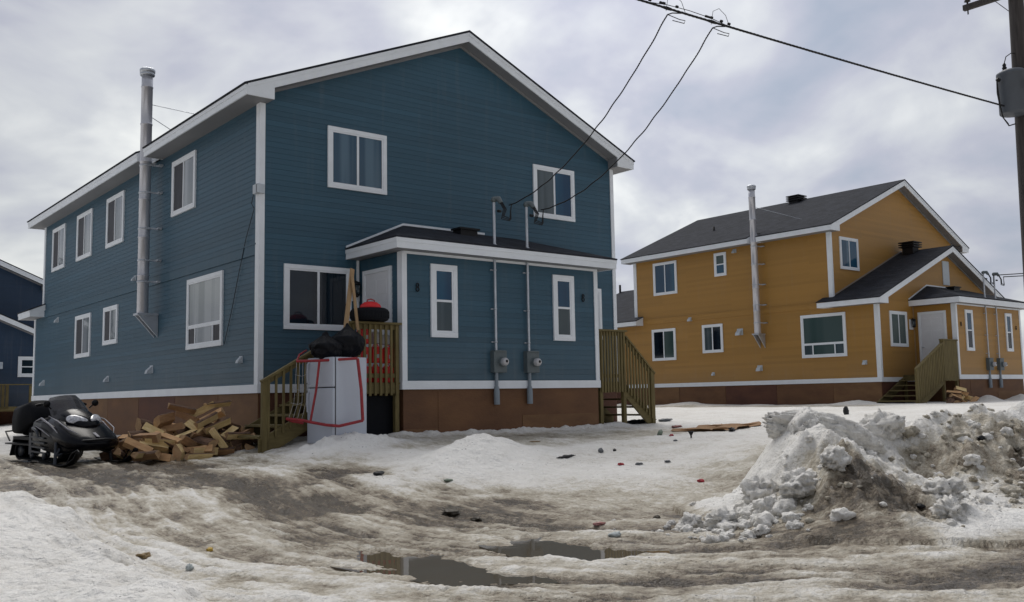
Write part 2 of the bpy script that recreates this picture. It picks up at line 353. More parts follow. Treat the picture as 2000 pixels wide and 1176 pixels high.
def wood(name, a, b_, sc=3, bump=.3, rough=.8, st=(1, 1, 1)): return mat(name, a, rough, col2=b_, scale=sc, bump=bump, bscale=18, stretch=st, detail=8, dist=.01)
M['deck'] = wood('green_treated_wood', (.100, .076, .026), (.185, .145, .055), 5, st=(3, 3, .5))
M['deckh'] = wood('green_treated_boards', (.105, .080, .028), (.18, .142, .055), 5, st=(.6, 3, 3))
M['deckdark'] = wood('damp_treated_wood', (.06, .045, .015), (.12, .09, .03), 5)
M['plank'] = wood('bare_pine_board', (.30, .19, .10), (.42, .29, .16), 5, st=(4, 4, .6))
M['split_a'] = wood('fresh_split_wood', (.60, .42, .18), (.84, .66, .35), 7, .4, st=(1, 4, 4))
M['split_b'] = wood('orange_split_wood', (.48, .26, .12), (.66, .42, .21), 7, .4, st=(1, 4, 4))
M['split_c'] = wood('brown_split_wood', (.26, .135, .065), (.42, .25, .125), 7, .4, st=(1, 4, 4))
M['bark'] = mat('tree_bark', (.05, .03, .02), .95, col2=(.19, .105, .065), scale=14, bump=.9, bscale=22, stretch=(.5, 1, 1), dist=.02)
M['log_end'] = wood('log_end_grain', (.36, .21, .11), (.52, .35, .19), 16, .3)
M['pole'] = wood('weathered_pole', (.030, .026, .026), (.075, .066, .064), 6, .5, st=(4, 4, .3))
M['cardboard'] = mat('wet_cardboard', (.30, .17, .08), .85, var=.2, scale=4, bump=.2)
# panes
M['g_dark'] = glass('dark_pane', (.004, .007, .012), (.010, .018, .028), scale=2)
M['g_blue'] = glass('blue_curtain_pane', (.030, .075, .125), (.085, .15, .21), scale=3.5)
M['g_grey'] = glass('grey_curtain_pane', (.05, .07, .08), (.09, .115, .13), scale=4)
M['g_deep'] = glass('deep_blue_pane', (.008, .045, .10), (.015, .075, .14), scale=2)
M['g_green'] = glass('green_blind_pane', (.040, .070, .068), (.07, .10, .098), scale=1.2)
M['g_pale'] = glass('pale_curtain_pane', (.16, .19, .21), (.30, .33, .36), scale=2.5, spec=1)
M['g_screen'] = glass('insect_screen', (.028, .028, .036), (.042, .045, .058), scale=30, rough=.5, spec=.1)

# ------------------------------------------------------------------ houses
class Face:
    """a vertical wall plane; u runs along it, o out of it"""
    def __init__(s, side, c): s.side = side; s.c = c
    def P(s, u, z, o=0):
        return {'L': (s.c-o, u, z), 'R': (s.c+o, u, z), 'F': (u, s.c-o, z), 'B': (u, s.c+o, z)}[s.side]
    def out(s): return {'L': (-1,0,0), 'R': (1,0,0), 'F': (0,-1,0), 'B': (0,1,0)}[s.side]
    def box(s, mb, u0, u1, z0, z1, o0, o1, mi=0): return mb.box(s.P(u0, z0, o0), s.P(u1, z1, o1), mi)
def lap_wall(parent, face, u0, u1, z0, zs, m, peak=None, course=.105, lap=.0055, name='wall'):
    mb = MB(); z = z0; top = peak[1] if peak else zs
    def rng(zz):
        if zz <= zs or not peak: return u0, u1
        t = min(1, (zz-zs)/(peak[1]-zs)); return u0+(peak[0]-u0)*t, u1+(peak[0]-u1)*t
    zz = [z0]
    while zz[-1] < top-1e-6:
        n = (math.floor(zz[-1]/course+1e-6)+1)*course
        for s in (zs, top):
            if zz[-1] < s-1e-6 < n: n = s
        zz.append(min(n, top))
    flip = face.side in ('L', 'B')
    for a, b in zip(zz[:-1], zz[1:]):
        a0, a1 = rng(a); b0, b1 = rng(b)
        ob = lap*(1 if abs((a/course) - round(a/course)) < 1e-4 or a == z0 else .5)
        q = [face.P(a0, a, ob), face.P(a1, a, ob), face.P(b1, b, 0), face.P(b0, b, 0)]
        mb.add(q, [(3,2,1,0) if flip else (0,1,2,3)])
        q = [face.P(a0, a, 0), face.P(a1, a, 0), face.P(a1, a, ob), face.P(a0, a, ob)]
        mb.add(q, [(3,2,1,0) if flip else (0,1,2,3)])
    # back of the wall gives it thickness
    q = [face.P(u0, z0, -.12), face.P(u1, z0, -.12), face.P(u1, zs, -.12)] + ([face.P(peak[0], peak[1], -.12)] if peak else []) + [face.P(u0, zs, -.12)]
    mb.add(q, [list(range(len(q)))])
    return mb.build(name, m, parent)
def window(parent, face, u0, u1, z0, z1, style, mats, cas=.085):
    """casing > sash > panes"""
    mb = MB(); B = face.box
    B(mb, u0, u1, z1-cas, z1, -.02, .042); B(mb, u0, u1, z0, z0+cas, -.02, .045)
    B(mb, u0, u0+cas, z0+cas, z1-cas, -.02, .042); B(mb, u1-cas, u1, z0+cas, z1-cas, -.02, .042)
    w = mb.build('window', M['white'], parent, bevel=.004)
    a0, a1, b0, b1 = u0+cas, u1-cas, z0+cas, z1-cas
    s = MB(); t = .032; d0, d1 = -.02, .034
    def bar(p, q, r, v): B(s, p, q, r, v, d0, d1)
    bar(a0, a1, b1-t, b1); bar(a0, a1, b0, b0+t); bar(a0, a0+t, b0+t, b1-t); bar(a1-t, a1, b0+t, b1-t)
    cells = []
    if style == 'slider':
        c = (a0+a1)/2; bar(c-.024, c+.024, b0+t, b1-t); cells = [(a0+t, c-.024, b0+t, b1-t), (c+.024, a1-t, b0+t, b1-t)]
    elif style == 'hung':
        c = (b0+b1)/2; bar(a0+t, a1-t, c-.022, c+.022); cells = [(a0+t, a1-t, c+.022, b1-t), (a0+t, a1-t, b0+t, c-.022)]
    else:
        c = b0+(b1-b0)*.29; bar(a0+t, a1-t, c-.04, c+.04); cells = [(a0+t, a1-t, c+.04, b1-t)]
        W = a1-a0-2*t; x1 = a0+t+W*.22; x2 = a0+t+W*.78
        bar(x1-.022, x1+.022, b0+t, c-.04); bar(x2-.022, x2+.022, b0+t, c-.04)
        cells += [(a0+t, x1-.022, b0+t, c-.04), (x1+.022, x2-.022, b0+t, c-.04), (x2+.022, a1-t, b0+t, c-.04)]
    s.build('sash', M['white'], w)
    for i, (p, q, r, v) in enumerate(cells):
        g = MB(); B(g, p, q, r, v, -.015, .017 if i % 2 else .022); g.build('pane', M[mats[i % len(mats)]], w)
    return w
def corner_trim(parent, x, y, sx, sy, z0, z1, w=.145, t=.025, wx=.085):
    """outside corner boards; sx, sy point out of the house"""
    mb = MB(); mb.box((x+sx*t, y+sy*t, z0), (x-sx*wx, y, z1)); mb.box((x+sx*t, y, z0), (x, y-sy*w, z1))
    return mb.build('corner_trim', M['white'], parent)
def gable_roof(parent, x0, x1, xp, y0, y1, zs, zf, zp, ov=.45, ovr=.45, wall_y=None, rake=.21, back_open=False, front=.35, ret=True, notch=None):
    """roof with its ridge along Y. zs soffit, zf eave top, zp ridge top. One part 'roof' with fascia and soffit sub-parts"""
    ya = y0-front; yb = y1 if back_open else y1+front
    L = (x0-ov, zf); Rr = (x1+ovr, zf); P = (xp, zp); th = .035
    mb = MB()
    for A, sgn in ((L, 1), (Rr, -1)):
        dx = P[0]-A[0]; dz = P[1]-A[1]; n = math.hypot(dx, dz); ux, uz = dx/n, dz/n; nx, nz = -uz*sgn, ux*sgn
        if nz < 0: nx, nz = -nx, -nz
        a = (A[0]-ux*.03, A[1]-uz*.03); b = P
        pts = [(a[0], ya-.025, a[1]+.004), (b[0], ya-.025, b[1]+.004), (b[0], ya-.025, b[1]+th+.01), (a[0]+nx*th, ya-.025, a[1]+nz*th)]
        if notch and sgn > 0:
            mb.prism(pts, (0, notch[0]-ya+.025, 0))
            p2 = [(p[0], notch[1], p[2]) for p in pts]; mb.prism(p2, (0, yb+.025-notch[1], 0))
            xi = x0-.10; zi = A[1]+uz/ux*(xi-A[0]); q = [(xi, notch[0], zi+.004), (b[0], notch[0], b[1]+.004), (b[0], notch[0], b[1]+th+.01), (xi, notch[0], zi+th+.006)]
            mb.prism(q, (0, notch[1]-notch[0], 0))
        else: mb.prism(pts, (0, yb-ya+.05, 0))
    roof = mb.build('roof', M['roof'], parent)
    f = MB()                                                  # fascia along the eaves and rakes
    rng = [(ya, notch[0]), (notch[1], yb)] if notch else [(ya, yb)]
    for p_, q_ in rng: f.box((L[0], p_, zs), (L[0]+.03, q_, zf-.006)); f.box((L[0]-.014, p_, zf-.085), (L[0], q_, zf-.012))
    if notch:
        m_ = (P[1]-L[1])/(P[0]-L[0])
        for y_ in (notch[0]-.02, notch[1]): f.prism([(L[0]+.031, y_, zs+.001), (x0-.001, y_, zs+.001), (x0-.001, y_, zf+m_*(x0-L[0])-.004), (L[0]+.031, y_, zf+m_*.031-.004)], (0, .02, 0))
        f.box((x0-.10, notch[0]+.001, zs+.002), (x0-.08, notch[1]-.001, zf+m_*(x0-.10-L[0])-.004))
    f.box((Rr[0]-.03, ya, zs), (Rr[0], yb, zf-.006)); f.box((Rr[0], ya, zf-.085), (Rr[0]+.014, yb, zf-.012))
    for y, dy, on in ((ya, .03, True), (yb-.03, .03, not back_open)):
        if not on: continue
        for A, sgn in ((L, 1), (Rr, -1)):
            m_ = (P[1]-A[1])/(P[0]-A[0])
            xi = (x0+.12) if sgn > 0 else (x1-.12)
            zi = A[1]+m_*(xi-A[0])
            eps = .031*sgn
            if ret:
                f.prism([(A[0]+eps, y, zs), (xi, y, zs), (xi, y, zi-rake), (xi, y, zi-.002), (A[0]+eps, y, A[1]+m_*eps-.002)], (0, dy, 0))
            else: xi = A[0]+eps; zi = A[1]+m_*eps
            f.prism([(xi+.001*sgn, y, zi-rake), (P[0]-.002*sgn, y, P[1]-rake), (P[0]-.002*sgn, y, P[1]-.002), (xi+.001*sgn, y, zi-.002)], (0, dy, 0))
            # raised shingle mould on the outer face
            f.prism([(A[0]+eps, y-.012, A[1]+m_*eps-.075), (P[0]-.002*sgn, y-.012, P[1]-.075), (P[0]-.002*sgn, y-.012, P[1]-.006), (A[0]+eps, y-.012, A[1]+m_*eps-.006)], (0, .0115, 0))
    f.build('fascia', M['white'], roof)
    s = MB()
    for p_, q_ in ([(ya+.031, notch[0]-.021), (notch[1]+.021, yb-.031)] if notch else [(ya+.031, yb-.031)]): s.box((L[0]+.031, p_, zs+.004), (x0, q_, zs+.03))
    s.box((x1, ya+.031, zs+.004), (Rr[0]-.031, yb-.031, zs+.03))
    for ys, ye, on in ((ya+.031, y0, True), (y1, yb-.031, not back_open)):
        if not on: continue
        for A, sgn in ((L, 1), (Rr, -1)):
            m_ = (P[1]-A[1])/(P[0]-A[0]); xi = (x0+.12) if sgn > 0 else (x1-.12)
            zi = A[1]+m_*(xi-A[0])-rake
            s.prism([(xi, ys, zi+.01), (P[0], ys, P[1]-rake+.01), (P[0], ys, P[1]-rake+.035), (xi, ys, zi+.035)], (0, ye-ys, 0))
            s.box((x0 if sgn > 0 else xi, ys, zs+.004), (xi if sgn > 0 else x1, ye, zs+.03))
            s.box((xi-.02*sgn, ys, zs+.03), (xi, ye, max(zs+.05, zi+.01)))
    # frieze board where wall and roof meet
    for A, sgn in ((L, 1), (Rr, -1)):
        m_ = (P[1]-A[1])/(P[0]-A[0]); xi = (x0+.14) if sgn > 0 else (x1-.14); zi = A[1]+m_*(xi-A[0])-rake
        s.prism([(xi, y0-.03, zi-.045), (P[0], y0-.03, P[1]-rake-.045), (P[0], y0-.03, P[1]-rake+.01), (xi, y0-.03, zi+.01)], (0, .029, 0))
    s.build('soffit', M['white_shaded'], roof)
    return roof
def vent_hood(parent, face, u, z, s=.13, name='wall_vent', m='vent'):
    mb = MB(); face.box(mb, u-s*.6, u+s*.6, z-s*.5, z+s*.6, -.01, .02)
    a = [face.P(u-s*.45, z+s*.5, .02), face.P(u-s*.45, z-s*.5, .02), face.P(u-s*.45, z-s*.55, s*.9), face.P(u-s*.45, z-s*.1, s*.75)]
    b = face.P(u+s*.45, 0, 0); c = face.P(u-s*.45, 0, 0); mb.prism(a, Vector(b)-Vector(c))
    return mb.build(name, M[m], parent, bevel=.008)
def porch_lamp(parent, face, u, z):
    mb = MB(); face.box(mb, u-.13, u+.13, z-.25, z+.12, -.01, .012)
    l = mb.build('lamp_plate', M['white'], parent)
    k = MB(); o = Vector(face.P(u, z-.05, .11)); a = Vector(face.out())
    k.lathe([(.0, .20), (.075, .17), (.085, .12), (.02, .11)], o, n=12); k.lathe([(.03, -.13), (.07, -.09), (.06, -.06), (0, -.055)], o, n=12)
    for i in range(4):
        d = Vector((math.cos(i*math.pi/2+.78), math.sin(i*math.pi/2+.78), 0))*.06; k.tube([o+d+Vector((0,0,-.07)), o+d*1.2+Vector((0,0,.13))], .007, 5)
    k.tube([o+Vector((0,0,.16)), o+Vector((0,0,.21))-a*.04, o+Vector((0,0,.17))-a*.10], .012, 6)
    k.build('lantern', M['black'], l)
    g = MB(); g.lathe([(0, -.055), (.05, -.05), (.058, .11), (0, .112)], o, n=12); g.build('lamp_glass', M['g_grey'], l)
def door(parent, face, u0, u1, z0, z1):
    mb = MB(); c = .08
    face.box(mb, u0, u0+c, z0, z1-c, -.02, .045); face.box(mb, u1-c, u1, z0, z1-c, -.02, .045); face.box(mb, u0, u1, z1-c, z1, -.02, .045)
    f = mb.build('door_frame', M['white'], parent, bevel=.004)
    d = MB(); a, b = u0+c, u1-c; face.box(d, a, b, z0, z1-c, -.03, .018)
    W = b-a; H = z1-c-z0
    for k in (0, 1):                                        # six raised panels
        p = a+W*(.12+.42*k); q = p+W*.34
        for r, t in ((.06, .34), (.40, .72), (.79, .93)):
            face.box(d, p, q, z0+H*r, z0+H*t, .0175, .024)
    d.build('door_leaf', M['door'], f, bevel=.006)
    h = MB(); h.lathe([(.028, 0), (.028, .012), (.012, .02), (.012, .05), (.03, .06), (.026, .085), (0, .088)], face.P(u1-.15, z0+.98, .006), face.out(), 12)
    h.build('door_handle', M['metal'], f)
def flue(parent, x, y, zb, zt, wall_x, straps, r=.128, eave_z=6.6):
    mb = MB(); pr = [(0, zb), (r*.96, zb)]
    z = zb
    while z < zt-1.0:
        pr += [(r, z+.01), (r, z+.86), (r+.009, z+.865), (r+.009, z+.895), (r, z+.90)]; z += .9
    pr += [(r, z+.01)]
    pr += [(r, zt-.2), (r*.7, zt-.2), (r*.7, zt-.16)]
    mb.lathe(pr, (x, y, 0), n=24); p = mb.build('flue_pipe', M['chrome'], parent)
    c = MB(); c.lathe([(r*.72, zt-.17), (r+.035, zt-.17), (r+.045, zt-.13), (r+.03, zt-.125), (r+.03, zt-.10), (r+.045, zt-.095), (r+.05, zt-.03), (r+.02, zt), (0, zt+.01)], (x, y, 0), n=24)
    c.build('flue_cap', M['metal'], p)
    for zz in straps:
        s = MB(); s.lathe([(r+.002, zz-.02), (r+.012, zz-.02), (r+.012, zz+.02), (r+.002, zz+.02)], (x, y, 0), n=20)
        s.box((x, y-r-.035, zz-.02), (wall_x-.005, y-r-.005, zz+.02)); s.box((wall_x-.10, y-r-.16, zz-.02), (wall_x-.012, y-r-.035, zz+.02))
        s.build('strap', M['metal'], p)
    b = MB(); b.box((x-r-.03, y-r-.03, zb-.05), (wall_x-.012, y+r+.03, zb-.002))
    for yy in (y-r, y+r-.03): b.prism([(wall_x-.012, yy, zb-.05), (x-r, yy, zb-.05), (wall_x-.012, yy, zb-.55)], (0, .03, 0))
    b.build('flue_bracket', M['metal'], p)
    w = MB()
    for d in ((1.4, -1.3, -1.25), (1.4, 1.0, -1.3)): w.tube([(x+r*.8, y, zt-.85 if d[1] < 0 else zt-1.15), (x+d[0], y+d[1], eave_z+.42*(d[0]+.15)+.12)], .009, 5)
    w.build('stay_rod', M['metal'], p)
def porch(parent, k, xa, xb, yf, yw, zb, zs, dx, base0):
    """entrance box; xa..xb by yf..yw, hipped roof, door in its left side"""
    FL, FF, FR = Face('L', xa), Face('F', yf), Face('R', xb)
    lap_wall(parent, FF, xa, xb, zb, zs, M[k+'_x'], name='porch_wall'); lap_wall(parent, FL, yf, yw, zb, zs, M[k+'_y'], name='porch_wall'); lap_wall(parent, FR, yf, yw, zb, zs, M[k+'_y'], name='porch_wall')
    for x, s in ((xa, -1), (xb, 1)): corner_trim(parent, x, yf, s, -1, zb+.002, zs)
    t = MB(); t.box((xa-.036, yf-.036, zb-.16), (xb+.036, yf+.02, zb)); t.box((xa-.036, yf+.021, zb-.16), (xa+.02, yw-.04, zb)); t.box((xb-.02, yf+.021, zb-.16), (xb+.036, yw-.04, zb))
    t.build('base_trim', M['white'], parent)
    sk = MB(); z0 = base0; h = (zb-.16-z0)
    sk.box((xa+.01, yf+.01, z0), (xb-.01, yw, zb-.16))
    o = sk.build('skirting', M['skirt'], parent)
    q = MB(); q.box((xa+.02, yf, z0), (xa+.78, yf+.009, z0+.42)); q.build('plywood_patch', M['skirt2'], o)
    q = MB(); q.box((xa+2.9, yf-.002, z0), (xb-.06, yf+.009, z0+.62)); q.build('plywood_patch', M['skirt2'], o)
    q = MB(); q.box((xa+.80, yf+.003, z0+.02), (xa+2.88, yf+.009, zb-.19)); q.build('plywood_patch', M['skirt'], o)
    # hip roof
    e = .33; ze = zs+.20; x0, x1, y0 = xa-e, xb+e, yf-e; ax, bx = xa+1.02, xb-1.02; za = zs+.80
    r = MB(); th = .03
    T = [(x0-.02, y0-.02, ze), (x1+.02, y0-.02, ze), (x1+.02, yw, ze), (x0-.02, yw, ze), (ax, yw, za), (bx, yw, za)]
    r.add([(a, b, c+th) for a, b, c in T] + [(a, b, c-.0) for a, b, c in T], [(0,1,5,4), (0,4,3), (1,2,5), (6,10,11,7), (6,9,10), (7,11,8), (0,6,7,1), (3,9,6,0), (1,7,8,2)])
    rf = r.build('porch_roof', M['roof'], parent)
    f = MB(); f.box((x0, y0, zs), (x1, y0+.03, ze-.002)); f.box((x0, y0+.031, zs), (x0+.03, yw-.002, ze-.002)); f.box((x1-.03, y0+.031, zs), (x1, yw-.002, ze-.002))
    f.box((x0-.012, y0-.012, ze-.08), (x1+.012, y0-.001, ze-.006)); f.box((x0-.012, y0, ze-.08), (x0-.001, yw-.002, ze-.006))
    f.box((xa-.001, yf-.045, zs-.05), (xb+.001, yf-.031, zs))
    f.build('fascia', M['white'], rf)
    s = MB(); s.box((x0+.031, y0+.031, zs+.004), (x1-.031, yf, zs+.03)); s.box((x0+.031, yf, zs+.004), (xa, yw-.002, zs+.03)); s.box((xb, yf, zs+.004), (x1-.031, yw-.002, zs+.03))
    s.build('soffit', M['white_shaded'], rf)
    w = MB(); w.prism([(x0, yw-.03, ze+.035), (ax, yw-.03, za+.03), (ax, yw-.03, za+.075), (x0, yw-.03, ze+.08)], (0, .028, 0)); w.box((ax+.002, yw-.03, za+.03), (bx-.9, yw-.002, za+.075))
    w.build('flashing', M['white'], rf)
    v = MB(); v.box((ax+1.15, yw-.50, za-.22), (ax+1.60, yw-.22, za+.03)); v.box((ax+1.11, yw-.54, za+.0), (ax+1.64, yw-.19, za+.04)); v.build('roof_vent', M['black'], rf)
    # meters, conduits and masts
    for i, mx in enumerate(dx):
        b = MB(); FF.box(b, mx-.10, mx+.23, zb+.16, zb+.60, -.01, .13); FF.box(b, mx-.085, mx+.215, zb+.575, zb+.61, .0, .145)
        bo = b.build('electric_meter', M['greybox'], parent, bevel=.008)
        g = MB(); g.lathe([(.095, 0), (.095, .05), (.085, .055)], FF.P(mx+.105, zb+.375, .13), (0,-1,0), 24); g.build('meter_ring', M['greybox'], bo)
        g = MB(); g.lathe([(.082, .05), (.08, .12), (.055, .15), (0, .155)], FF.P(mx+.105, zb+.375, .13), (0,-1,0), 24); g.build('meter_dial', M['dial'], bo)
        g = MB(); g.lathe([(.03, 0), (.03, .004), (0, .005)], FF.P(mx+.105, zb+.385, .285), (0,-1,0), 12); g.build('meter_disc', M['black'], bo)
        p = MB(); y = yf-.07; p.tube([(mx, y, zb+.61), (mx, y, zs-.002)], .026, 12)
        for zz in (zb+.78, zb+1.45, zb+2.25): p.lathe([(.027, -.015), (.033, -.015), (.033, .015), (.027, .015)], (mx, y, zz), n=12); FF.box(p, mx-.08, mx+.05, zz-.012, zz+.012, .0, .035)
        p.tube([(mx, y, ze+.02), (mx, y, zs+1.20)], .029, 12)
        p.lathe([(.035, 0), (.075, -.03), (.09, -.06)], (mx, y, ze+.12), n=14)
        pi = p.build('conduit_mast', M['metal'], parent)
        c = MB(); c.tube([(mx, y, zb+.16), (mx, y, zb-.12)], .035, 12); c.tube([(mx, y, zb-.12), (mx, y, zb-.22), (mx, y, zb-.48)], [.045, .06, .06], 12); c.build('lower_conduit', M['conduit'], pi)
        h = MB(); h.lathe([(.036, -.05), (.055, -.03), (.065, .0), (.05, .05), (0, .07)], (mx, y, zs+1.23), n=12); h.tube([(mx, y, zs+1.25), (mx+.05, y-.10, zs+1.24), (mx+.07, y-.15, zs+1.15)], [.05, .06, .045], 10)
        h.build('weather_head', M['greybox'], pi)
        l = MB()
        for j in range(3):
            a = (j-1)*.035
            l.tube([(mx+.07+a, y-.15, zs+1.17), (mx+.13+a, y-.20, zs+1.02), (mx+.04+a, y-.24, zs+.80+.03*j), (mx+.22+a*.5, y-.26, zs+.78+.02*j), (mx+.25, y-.24, zs+1.0), (mx+.27, y-.24, zs+1.12)], .012, 6)
        l.lathe([(0, -.05), (.03, -.04), (.03, .04), (0, .05)], (mx+.10, y-.05, zs+1.0), (1, 0, 0), 8)
        l.build('drip_loop', M['wire'], pi)
def eight(parent, face, u, z, m='black', s=1.0):
    mb = MB()
    for dz, r in ((.045, .036), (-.04, .042)):
        pts = [face.P(u+r*s*.85*math.cos(a), z+(dz+r*math.sin(a))*s, .022) for a in [i*math.pi/10 for i in range(21)]]
        mb.tube(pts, .011*s, 6, caps=False)
    return mb.build('house_number', M[m], parent)
def skirting(parent, x0, x1, y0, y1, z0, z1, seams=()):
    sk = MB(); sk.box((x0+.02, y0+.02, z0), (x1-.02, y1-.02, z1)); o = sk.build('skirting', M['skirt'], parent)
    yy = y0+.03; i = 0
    ks = ['skirt2', 'skirt', 'skirt3', 'skirt', 'skirt2', 'skirt3', 'skirt']
    while yy < y1-.3:
        w = min(2.44 if i else 1.9, y1-.03-yy); q = MB(); q.box((x0+.006, yy, z0), (x0+.019, yy+w-.02, z1-.01)); q.build('plywood_panel', M[ks[i % 7]], o); yy += w; i += 1
    xx = x0+.03; i = 0
    while xx < x1-.3:
        w = min(2.44, x1-.03-xx); q = MB(); q.box((xx, y0+.006, z0), (xx+w-.02, y0+.019, z1-.01)); q.build('plywood_panel', M[['skirt3', 'skirt', 'skirt2'][i % 3]], o); xx += w; i += 1
    return o

def base_trim(parent, x0, x1, y0, y1, z):
    t = MB(); t.box((x0-.036, y0-.036, z), (x1+.036, y0+.02, z+.16)); t.box((x0-.036, y0+.021, z), (x0+.02, y1+.036, z+.16)); t.box((x1-.02, y0+.021, z), (x1+.036, y1+.036, z+.16))
    t.box((x0+.021, y1-.02, z), (x1-.021, y1+.036, z+.16)); return t.build('base_trim', M['white'], parent)
def belt(parent, k, x0, x1, y0, y1, z):
    t = MB(); t.box((x0-.024, y0, z-.11), (x0+.01, y1, z+.11)); t.box((x0-.034, y0, z+.085), (x0-.0245, y1, z+.115)); return t.build('belt_board', M[k+'_y'], parent)

# ---- the blue house
W = 9.46; D = 16.3
bh = thing('blue_house', (W/2, 0, 0), 'large two-storey blue house nearest the camera, with gabled front, entrance porch and tall flue pipe', 'house')
L, F = Face('L', 0), Face('F', 0)
zb = 1.11
lap_wall(bh, L, 0, D, zb, 6.53, M['blue_y']); lap_wall(bh, F, 0, W, zb, 6.69, M['blue_x'], peak=(4.75, 8.70))
lap_wall(bh, Face('R', W), 0, D, zb, 6.53, M['blue_y']); lap_wall(bh, Face('B', D), 0, W, zb, 6.69, M['blue_x'], peak=(4.75, 8.70))
skirting(bh, 0, W, 0, D+1.0, -.5, .95)
base_trim(bh, 0, W, 0, D+1.0, .95)
belt(bh, 'blue', 0, W, .12, D-.1, 3.68)
for x, y, sx, sy in ((0, 0, -1, -1), (W, 0, 1, -1), (0, D, -1, 1), (W, D, 1, 1)): corner_trim(bh, x, y, sx, sy, zb+.001 if y == 0 else 3.9, 6.50)
gable_roof(bh, 0, W, 4.75, 0, D, 6.50, 6.70, 8.90, notch=(5.40, 5.86))
# low rear extension
lap_wall(bh, L, D, D+1.0, zb, 3.6, M['blue_y']); lap_wall(bh, Face('B', D+1.0), 0, W, zb, 3.6, M['blue_x'], peak=(4.75, 5.9))
corner_trim(bh, 0, D+1.0, -1, 1, zb+.001, 3.6)
gable_roof(bh, 0, W, 4.75, D+.02, D+1.0, 3.60, 3.80, 6.05, front=.30)
# windows
window(bh, F, 1.42, 2.79, 5.03, 6.29, 'slider', ['g_blue', 'g_blue']); window(bh, F, 6.82, 8.13, 5.01, 6.27, 'slider', ['g_grey', 'g_deep'])
window(bh, F, .49, 1.95, 2.16, 3.42, 'slider', ['g_dark', 'g_dark']); window(bh, F, 7.53, 8.95, 2.16, 3.42, 'slider', ['g_dark', 'g_dark'])
window(bh, L, 3.26, 4.69, 5.01, 6.28, 'slider', ['g_pale', 'g_screen']); window(bh, L, 1.68, 3.63, 1.93, 3.45, 'picture', ['g_pale', 'g_screen'])
for a, b in ((8.18, 9.64), (11.0, 12.5), (13.8, 15.25)): window(bh, L, a, b, 4.94, 6.28, 'slider', ['g_pale', 'g_screen'])
window(bh, L, 8.50, 9.70, 2.35, 3.35, 'slider', ['g_pale', 'g_screen']); window(bh, L, 10.9, 12.4, 2.12, 3.33, 'slider', ['g_pale', 'g_screen'])
# entrance box
porch(bh, 'blue', 2.17, 7.27, -1.58, 0, 1.13, 3.60, (4.35, 5.22), -.2)
PF = Face('F', -1.58); PL = Face('L', 2.17)
window(bh, PF, 2.80, 3.43, 1.97, 3.40, 'hung', ['g_deep', 'g_grey'], cas=.1); window(bh, PF, 5.96, 6.57, 1.98, 3.40, 'hung', ['g_deep', 'g_grey'], cas=.1)
door(bh, PL, -1.22, -.16, 1.2, 3.36)
eight(bh, PF, 2.50, 2.92, s=.95); eight(bh, PF, 6.85, 2.94, s=.95)
porch_lamp(bh, F, 2.02, 3.02)
c = MB(); F.box(c, 2.08, 2.13, zb, 3.60, -.01, .03); c.build('corner_trim', M['white'], bh)
flue(bh, -.33, 5.62, 2.87, 8.70, 0, (3.6, 4.1, 4.85, 5.7, 6.35))
vent_hood(bh, L, 5.88, 1.58, .17); vent_hood(bh, L, 9.23, 1.45, .14); vent_hood(bh, L, .78, 1.60, .12); vent_hood(bh, L, 7.21, 3.73+.15, .12); vent_hood(bh, L, 14.4, 3.38, .14); vent_hood(bh, L, 15.9, 1.5, .16)
j = MB(); L.box(j, -.10, .12, 4.72, 4.90, .03, .10); F.box(j, -.10, .06, 4.72, 4.90, .03, .08)
jb = j.build('cable_box', M['vent'], bh, bevel=.01)
j = MB(); j.tube([(-.08, .10, 4.75), (-.10, .16, 4.55), (-.06, .12, 4.45), (-.05, .22, 4.35), (-.03, .55, 3.95), (-.03, .9, 3.25), (-.03, 1.2, 2.6), (-.03, 1.55, 1.95)], .007, 5); j.build('wall_cable', M['wire'], jb)

# ---- the orange house
OX = 23.47; OW = 9.6; OY = 2.72; OD = 9.9; OP = 28.42
oh = thing('orange_house', (OX+OW/2, OY, .3), 'two-storey ochre yellow house with a dark shingle roof and a low gabled front wing', 'house')
L2, F2 = Face('L', OX), Face('F', OY); z2 = 1.27
lap_wall(oh, L2, OY, OY+OD, 3.9, 6.68, M['orange_y'], lap=.003); lap_wall(oh, L2, .98, 18.3, z2, 3.9, M['orange_y'], lap=.003)
lap_wall(oh, F2, OX, OX+OW, z2, 6.82, M['orange_x'], peak=(OP, 8.97), lap=.003); lap_wall(oh, Face('R', OX+OW), .98, 18.3, z2, 3.9, M['orange_y'], lap=.003)
lap_wall(oh, Face('R', OX+OW), OY, OY+OD, 3.9, 6.68, M['orange_y'], lap=.003); lap_wall(oh, Face('B', OY+OD), OX, OX+OW, z2, 6.68, M['orange_x'], peak=(OP, 8.98), lap=.003)
skirting(oh, OX, OX+OW, .98, 18.3, .1, 1.11); base_trim(oh, OX, OX+OW, .98, 18.3, 1.11)
belt(oh, 'orange', OX, OX+OW, OY+.5, OY+OD-.6, 3.98)
for y, sy in ((OY, -1), (OY+OD, 1)):
    for x, sx in ((OX, -1), (OX+OW, 1)): corner_trim(oh, x, y, sx, sy, 4.02, 6.65)
gable_roof(oh, OX, OX+OW, OP, OY, OY+OD, 6.65, 6.84, 9.17, ovr=.42, notch=(5.66, 6.10))
FW = Face('F', .98)                                            # front wing
lap_wall(oh, FW, OX, OX+OW, z2, 4.0, M['orange_x'], peak=(28.5, 6.08), lap=.003)
for x, sx in ((OX, -1), (OX+OW, 1)): corner_trim(oh, x, .98, sx, -1, z2+.001, 3.84)
gable_roof(oh, OX, OX+OW, 28.5, .98, OY-.01, 3.84, 4.03, 6.27, back_open=True)
